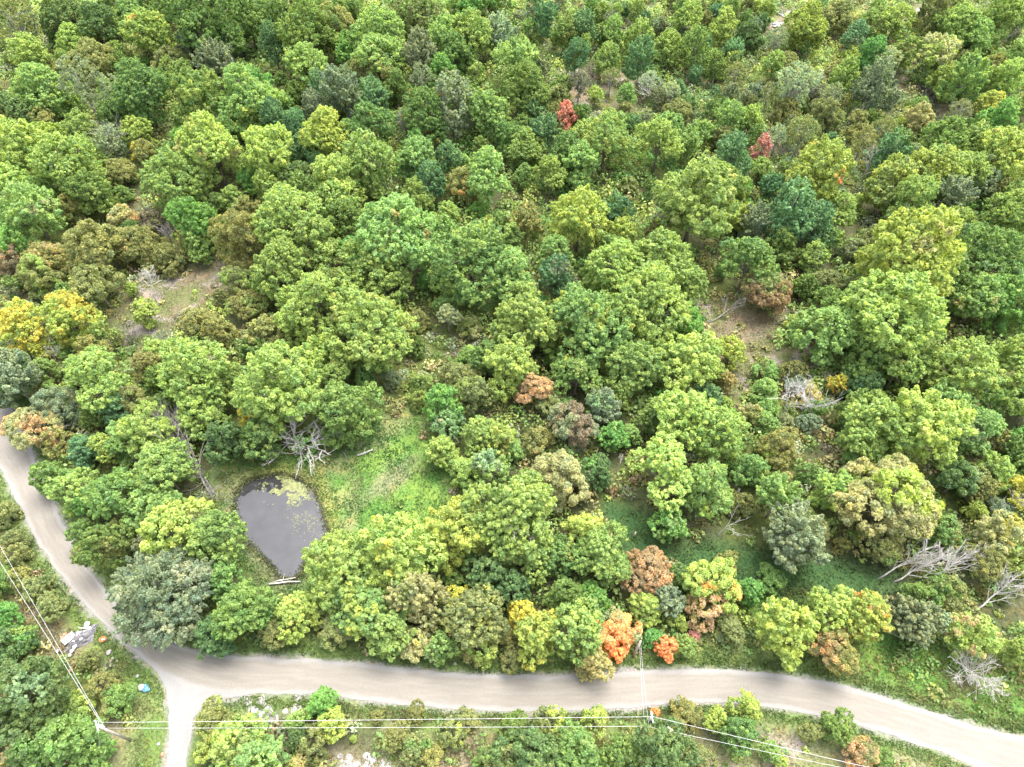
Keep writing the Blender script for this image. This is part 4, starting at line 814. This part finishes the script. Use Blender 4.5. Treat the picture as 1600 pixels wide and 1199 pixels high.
wire('power_line', w1b, w2b, .022, M_WIRE, 'lower white power wire running right from the left pole to the middle pole', .25)
wire('power_line', w1a, ext(w1a, at(0,880,HP), 1.5), .022, M_WIRE, 'left-hand power wire running up from the left pole to the left edge', .3)
wire('power_line', w1b, ext(w1b, at(0,855,HP-.6), 1.5), .022, M_WIRE, 'right-hand power wire running up from the left pole to the left edge', .3)
wire('power_line', w2a, ext(w2a, at(1345,1196,HP), 1.5), .024, M_WIRE, 'upper power wire running down right from the middle pole', .25)
wire('power_line', w2b, ext(w2b, at(1310,1198,HP-1.2), 1.5), .022, M_WIRE, 'lower power wire running down right from the middle pole', .25)
wire('service_line', (T3.x, T3.y, 7.9), w2b+Vector((.3, 0, .2)), .014, M_THINWIRE, 'right one of the thin cables crossing the road from pole to pole', .4)
wire('service_line', (T3.x-.1, T3.y, 7.6), w2b+Vector((-.2, 0, -.1)), .014, M_THINWIRE, 'left one of the thin cables crossing the road from pole to pole', .5)
g2 = at(990, 1022, 0); wire('guy_wire', (T3.x, T3.y, 7.6), (g2.x, g2.y, 0), .02, M_THINWIRE, 'guy wire slanting down beside the service pole among the trees', 0)
wire('guy_wire', (T1.x, T1.y, HP-.5), tuple(at(158,1215,0)), .02, M_THINWIRE, 'thin guy wire hanging straight down from the left pole', 0)

# ---------------------------------------------------------------- fallen logs
def log(a, b, rad, label, mat=M_DEAD, z=.25):
    A = at(*a, z); B = at(*b, z); r = random.Random(a[0]); L = (B-A); e = empty('fallen_log', (A.x, A.y, 0))
    mb = MB(); pts = [Vector((0, 0, z)).lerp(Vector((L.x, L.y, z)), t)+Vector((0, r.uniform(-.12, .12), r.uniform(-.05, .08))) for t in (0, .3, .6, 1)]
    mb.tube(pts, [rad*1.1, rad, rad*.9, rad*.6], 8); mb.build('log', mat, e, True)
    s = MB(); p = pts[1].lerp(pts[2], .4); s.tube([p, p+Vector((.2, .5, .5)), p+Vector((.3, .9, .6))], [rad*.4, rad*.3, rad*.15], 5); s.build('branch_stub', mat, e)
    return tag(e, label, 'log')
log((558,713),(583,702),.20,'pale short log lying on the grass above the meadow')
log((1148,776),(1156,764),.30,'short pale broken log right of the large yellow-green maple')
log((420,912),(470,908),.16,'long pale log lying across the lower tip of the pond',z=.35)
log((428,909),(462,902),.12,'thinner pale log beside the long one at the lower tip of the pond',z=.2)
log((535,704),(543,718),.10,'thin dark branch lying on the brown patch above the meadow',M_DEADDARK)

# ---------------------------------------------------------------- rubbish heap, litter and rocks on the verge
def blob_rock(mb, c, s, r, flat=.6):
    b = len(mb.V); ring = 8
    rows = [(-.5, .75), (0, 1.0), (.45, .7), (.6, .25)]
    for z, q in rows:
        for k in range(ring):
            a = 2*math.pi*k/ring; j = r.uniform(.8, 1.15); mb.V.append(Vector((c[0]+s*q*j*math.cos(a), c[1]+s*q*j*math.sin(a), c[2]+z*s*flat+r.uniform(-.06, .06)*s)))
    for i in range(3):
        for k in range(ring): k2 = (k+1) % ring; mb.F.append((b+i*ring+k, b+i*ring+k2, b+(i+1)*ring+k2, b+(i+1)*ring+k))
    mb.F.append(tuple(b+3*ring+k for k in range(ring)))
def loc(px, py, z=0.): p = at(px, py); return (p.x, p.y, z)
r9 = random.Random(9)
hp = at(128, 997); e = empty('rubbish_heap', (hp.x, hp.y, 0))
def hl(px, py, z): p = at(px, py); return (p.x-hp.x, p.y-hp.y, z)
# crumpled grey sheet over the heap
nn_ = 13; V = []; Fc = []
for i in range(nn_):
    for j in range(nn_):
        u = i/(nn_-1)*2-1; v = j/(nn_-1)*2-1; x = u*1.9; y = v*1.5+u*.9
        V.append((x, y, max(.03, .75*(1-u*u)*(1-v*v)+r9.uniform(-.12, .16))))
for i in range(nn_-1):
    for j in range(nn_-1): Fc.append((i*nn_+j, (i+1)*nn_+j, (i+1)*nn_+j+1, i*nn_+j+1))
link('plastic_sheet', mesh_poly('plastic_sheet', V, Fc, M_TARP), e)
for (px, py, s, z) in ((137,977,.5,.35),(140,984,.4,.3),(134,990,.45,.5),(125,994,.35,.6),(118,1010,.4,.3),(113,1018,.35,.2),(110,1024,.3,.15),(130,1001,.28,.75)):
    mb = MB(); blob_rock(mb, hl(px, py, z), s, r9, .5); mb.build('pale_rubble', M_WHITE, e)
for (px, py, s) in ((122,1003,(1.2,.12,.08)),(133,983,(1.5,.14,.06)),(115,1020,(1.3,.1,.08)),(128,990,(1.0,.3,.05))):
    MB().box(hl(px, py, .55), s, rz=r9.uniform(0, 3), tilt=(.2, .3)).build('scrap_board', M_DEAD, e)
tag(e, 'grey and white heap of plastic sheeting and rubble beside the wires at left', 'rubbish')
q = at(109, 999); e = empty('discarded_mattress', (q.x, q.y, .45), .9)
mbm = MB().box((0, 0, 0), (1.9, 1.15, .2), tilt=(.18, .1)); o = mbm.build('pad', M_WHITE, e); bv = o.modifiers.new('bevel', 'BEVEL'); bv.width = .07; bv.segments = 3
MB().box((.5, .1, .14), (.5, .3, .04), tilt=(.18, .1)).build('torn_patch', M_TARP, e)
tag(e, 'off-white mattress-like slab lying at the left end of the rubbish heap', 'mattress')
q = at(100, 996); e = empty('scrap_panel', (q.x, q.y, .2), .4); MB().box((0, 0, 0), (.9, .5, .06), tilt=(.2, 0)).build('panel', M_RUST, e); MB().box((.3, .35, .05), (.5, .3, .25), tilt=(.3, .2)).build('broken_box', M_RUST, e)
tag(e, 'reddish scrap pieces at the far left of the rubbish heap', 'scrap')
def tub(px, py, mat, mat2, name, label, rad=.32):
    q = at(px, py); e = empty(name, (q.x, q.y, 0)); mb = MB(); n = 14
    prof = [(0, .02), (rad*.8, .02), (rad, rad*.9), (rad*1.1, rad*.92), (rad*.9, rad*.85), (rad*.72, .08), (0, .08)]
    for (pr_, z) in prof:
        for k in range(n): a = 2*math.pi*k/n; mb.V.append(Vector((pr_*math.cos(a)*1.35, pr_*math.sin(a), z)))
    for i in range(len(prof)-1):
        for k in range(n): k2 = (k+1) % n; mb.F.append((i*n+k, i*n+k2, (i+1)*n+k2, (i+1)*n+k))
    mb.build('tub', mat, e, True); MB().box((.1, 0, rad*.8), (rad*1.2, rad*.7, .08), rz=.5, tilt=(.2, .1)).build('scrap_inside', mat2, e)
    return tag(e, label, 'container')
tub(162, 1000, M_ORANGE, M_WHITE, 'plastic_tub', 'small orange tub lying on the grass right of the rubbish heap', .42)
q = at(226, 1076); e = empty('plastic_bag', (q.x, q.y, 0)); 
for (dx, dy, s, mt) in ((-.5,.15,.55,M_WHITE),(.25,-.1,.6,M_BLUE),(.0,.3,.4,M_BLUE),(.7,-.2,.35,M_BLUE)):
    mb = MB(); blob_rock(mb, (dx, dy, .18), s, r9, .55); mb.build('bag_lobe', mt, e, True)
tag(e, 'blue and white plastic bundle on the grass by the road junction', 'bag')
def stone(px, py, s, label, mat=M_ROCK, name='stone'):
    q = at(px, py); mb = MB(); blob_rock(mb, (0, 0, .12), s, random.Random(px), .5); o = mb.build(name, mat, None, True); o.location = (q.x, q.y, 0); return tag(o, label, 'stone')
stone(248, 1163, .25, 'small white stone on the grass left of the side track', M_WHITE)
stone(254, 1179, .30, 'small reddish-brown lump on the grass at the foot of the side track', M_RUST)
stone(43, 957, .3, 'small pale stone on the bare soil under the power wires, upper'); stone(90, 1018, .35, 'pale stone on the bare soil close to the left wire below the heap')
stone(170, 1020, .55, 'flat pale stone on the verge below the orange tub'); stone(215, 1057, .35, 'pale stone just above the blue plastic bundle')
stone(711, 1037, .3, 'pale stone at the road edge under the olive and yellow tree'); stone(755, 1052, .3, 'pale stone beside the reddish soil patch on the north verge')
# pale limestone outcrops
def outcrop(px, py, w, d, label, seed):
    q = at(px, py); r = random.Random(seed); e = empty('rock_outcrop', (q.x, q.y, 0), r.uniform(-.2, .2))
    for k in range(11):
        mb = MB(); x = r.uniform(-.45, .45)*w; y = r.uniform(-.35, .35)*d; blob_rock(mb, (x, y, .0), r.uniform(.10, .24)*min(w, d), r, .2); mb.build('slab', M_ROCK, e)
    return tag(e, label, 'rock')
outcrop(395, 1105, 4.5, 4, 'grey limestone outcrop below the road right of the side track, left slab group', 1)
outcrop(440, 1108, 6, 4.5, 'white limestone outcrop left of the fresh green bush below the road', 2)
outcrop(550, 1192, 5, 3, 'white rock patch cut by the bottom edge, left of two', 3)
outcrop(588, 1194, 4, 3, 'white rock patch cut by the bottom edge, right of two', 4)
outcrop(1225, 22, 6, 5, 'bare pale rock patch left of the yellow-green maple near the top', 5)
outcrop(1430, 18, 7, 5, 'bare pale rock patch at the top edge right of the middle', 6)
outcrop(1215, 38, 4, 4, 'smaller pale rock just below the bare patch near the top', 7)

# ---------------------------------------------------------------- labels for every tree: colour, size, kind, and where it stands
MARKS = [(440,815,'the pond'),(610,750,'the meadow'),(300,710,'the fallen tree by the pond'),(460,695,'the bleached dead tree above the pond'),(285,1090,'the road junction'),
 (120,995,'the rubbish heap'),(883,190,'the pinkish red sapling at top centre'),(1190,235,'the pinkish red sapling nearer the right'),(1310,600,'the small orange tree at right'),(1042,1012,'the bright orange tree by the road'),
 (1530,1055,'the big bleached dead tree by the road'),(1010,895,'the rust-coloured round bush'),(1010,445,'the biggest central crown'),(1430,400,'the big pale maple at right'),(1040,735,'the big yellow maple right of centre'),
 (255,465,'the brown clearing at left'),(1150,520,'the brown clearing right of centre'),(1225,35,'the bare rock at the top'),(248,925,'the big willow-like tree'),(622,365,'the biggest maple left of centre'),
 (1285,262,'the round yellow-green maple at upper right'),(1240,615,'the bleached trunks at right'),(735,553,'the white twig tangle'),(1019,1125,'the middle power pole'),(151,1134,'the left power pole'),
 (30,508,'the golden tree at the left edge'),(668,178,'the orange-flecked maple at upper middle'),(1010,155,'the fallen grey tree at top centre'),(1300,1010,'the olive-rust bush by the road'),(1385,782,'the tan-yellow tree at lower right'),
 (60,110,'the top left corner'),(480,45,'the top edge left of middle'),(760,30,'the top edge middle'),(1560,60,'the top right corner'),(1060,60,'the young trees at top centre'),(100,700,'the road bend at left'),
 (832,1000,'the golden yellow tree by the road'),(1420,900,'the pale leaning trunks at lower right'),(1180,890,'the dark grass strip'),(430,1108,'the white outcrop below the road'),(900,1165,'the dark crowns at the bottom edge'),
 (1310,1136,'the round bush right below the road'),(330,228,'the yellow-topped maple at upper left'),(1512,568,'the yellow-green maple at mid right'),(147,590,'the yellow-green maple at mid left'),(890,660,'the grey-brown bush at centre'),(1470,185,'the bare bush at top right')]
MP = np.array([(a, b) for a, b, _ in MARKS], float)
def size_word(w): return 'huge' if w >= 120 else 'large' if w >= 85 else 'medium' if w >= 58 else 'small' if w >= 34 else 'tiny'
def where(px, py, skip=0):
    d = np.hypot(MP[:, 0]-px, (MP[:, 1]-py)*1.15); o = np.argsort(d); i = o[skip]
    if d[i] < 16 and skip == 0: i = o[1]
    dx = px-MP[i, 0]; dy = py-MP[i, 1]; dist = math.hypot(dx, dy)
    if abs(dx) > 2.2*abs(dy): w = 'right of' if dx > 0 else 'left of'
    elif abs(dy) > 2.2*abs(dx): w = 'below' if dy > 0 else 'above'
    else: w = ('below' if dy > 0 else 'above')+(' and right of' if dx > 0 else ' and left of')
    q = 'just ' if dist < 65 else '' if dist < 140 else 'well '
    return q + w + ' ' + MARKS[i][2]
groups = {'maple': 'broadleaf maples of the wood', 'feather': 'feathery ash-like trees of the wood', 'fine': 'fine-leaved bushes of the wood', 'thin': 'half-bare trees of the wood', 'willow': None}
buckets = {}
for t in TREES:
    col_ = WORD[t['c']]
    extra = (' with %s patches' % WORD[t['c2']] if t['c2'] and t['c2'] != t['c'] and .1 <= t['amt'] and t['c2'] in 'APFRU' and t['hand'] else '')
    base = '%s %s %s%s %s' % (size_word(t['w']), col_, t['word'], extra, where(t['px'], t['py']))
    if len(base.split()) > 16: base = '%s %s %s %s' % (size_word(t['w']), col_, t['word'], where(t['px'], t['py']))
    t['label'] = base; buckets.setdefault(base, []).append(t)
ORD = ['leftmost', 'second from left', 'third from left', 'fourth from left', 'fifth from left', 'sixth from left', 'seventh from left', 'eighth from left', 'ninth from left', 'tenth from left', 'eleventh from left', 'twelfth from left']
for base, L in buckets.items():
    L.sort(key=lambda t: t['px'])
    for k, t in enumerate(L):
        lab = base
        if len(L) > 1:
            pre = ('leftmost' if k == 0 else 'rightmost' if k == len(L)-1 else ORD[min(k, 11)])
            lab = pre + ' ' + base
        wds = lab.split()
        if len(wds) > 16:
            lab = ' '.join(w for w in wds if w not in ('the',))
        if len(lab.split()) > 16: lab = ' '.join(lab.split()[:1]+lab.split()[2:])
        tag(t['o'], ' '.join(lab.split()[:16]), t['cat'], groups[t['kind']])
print('tris', sum(len(m.polygons) for m in bpy.data.meshes)*2)
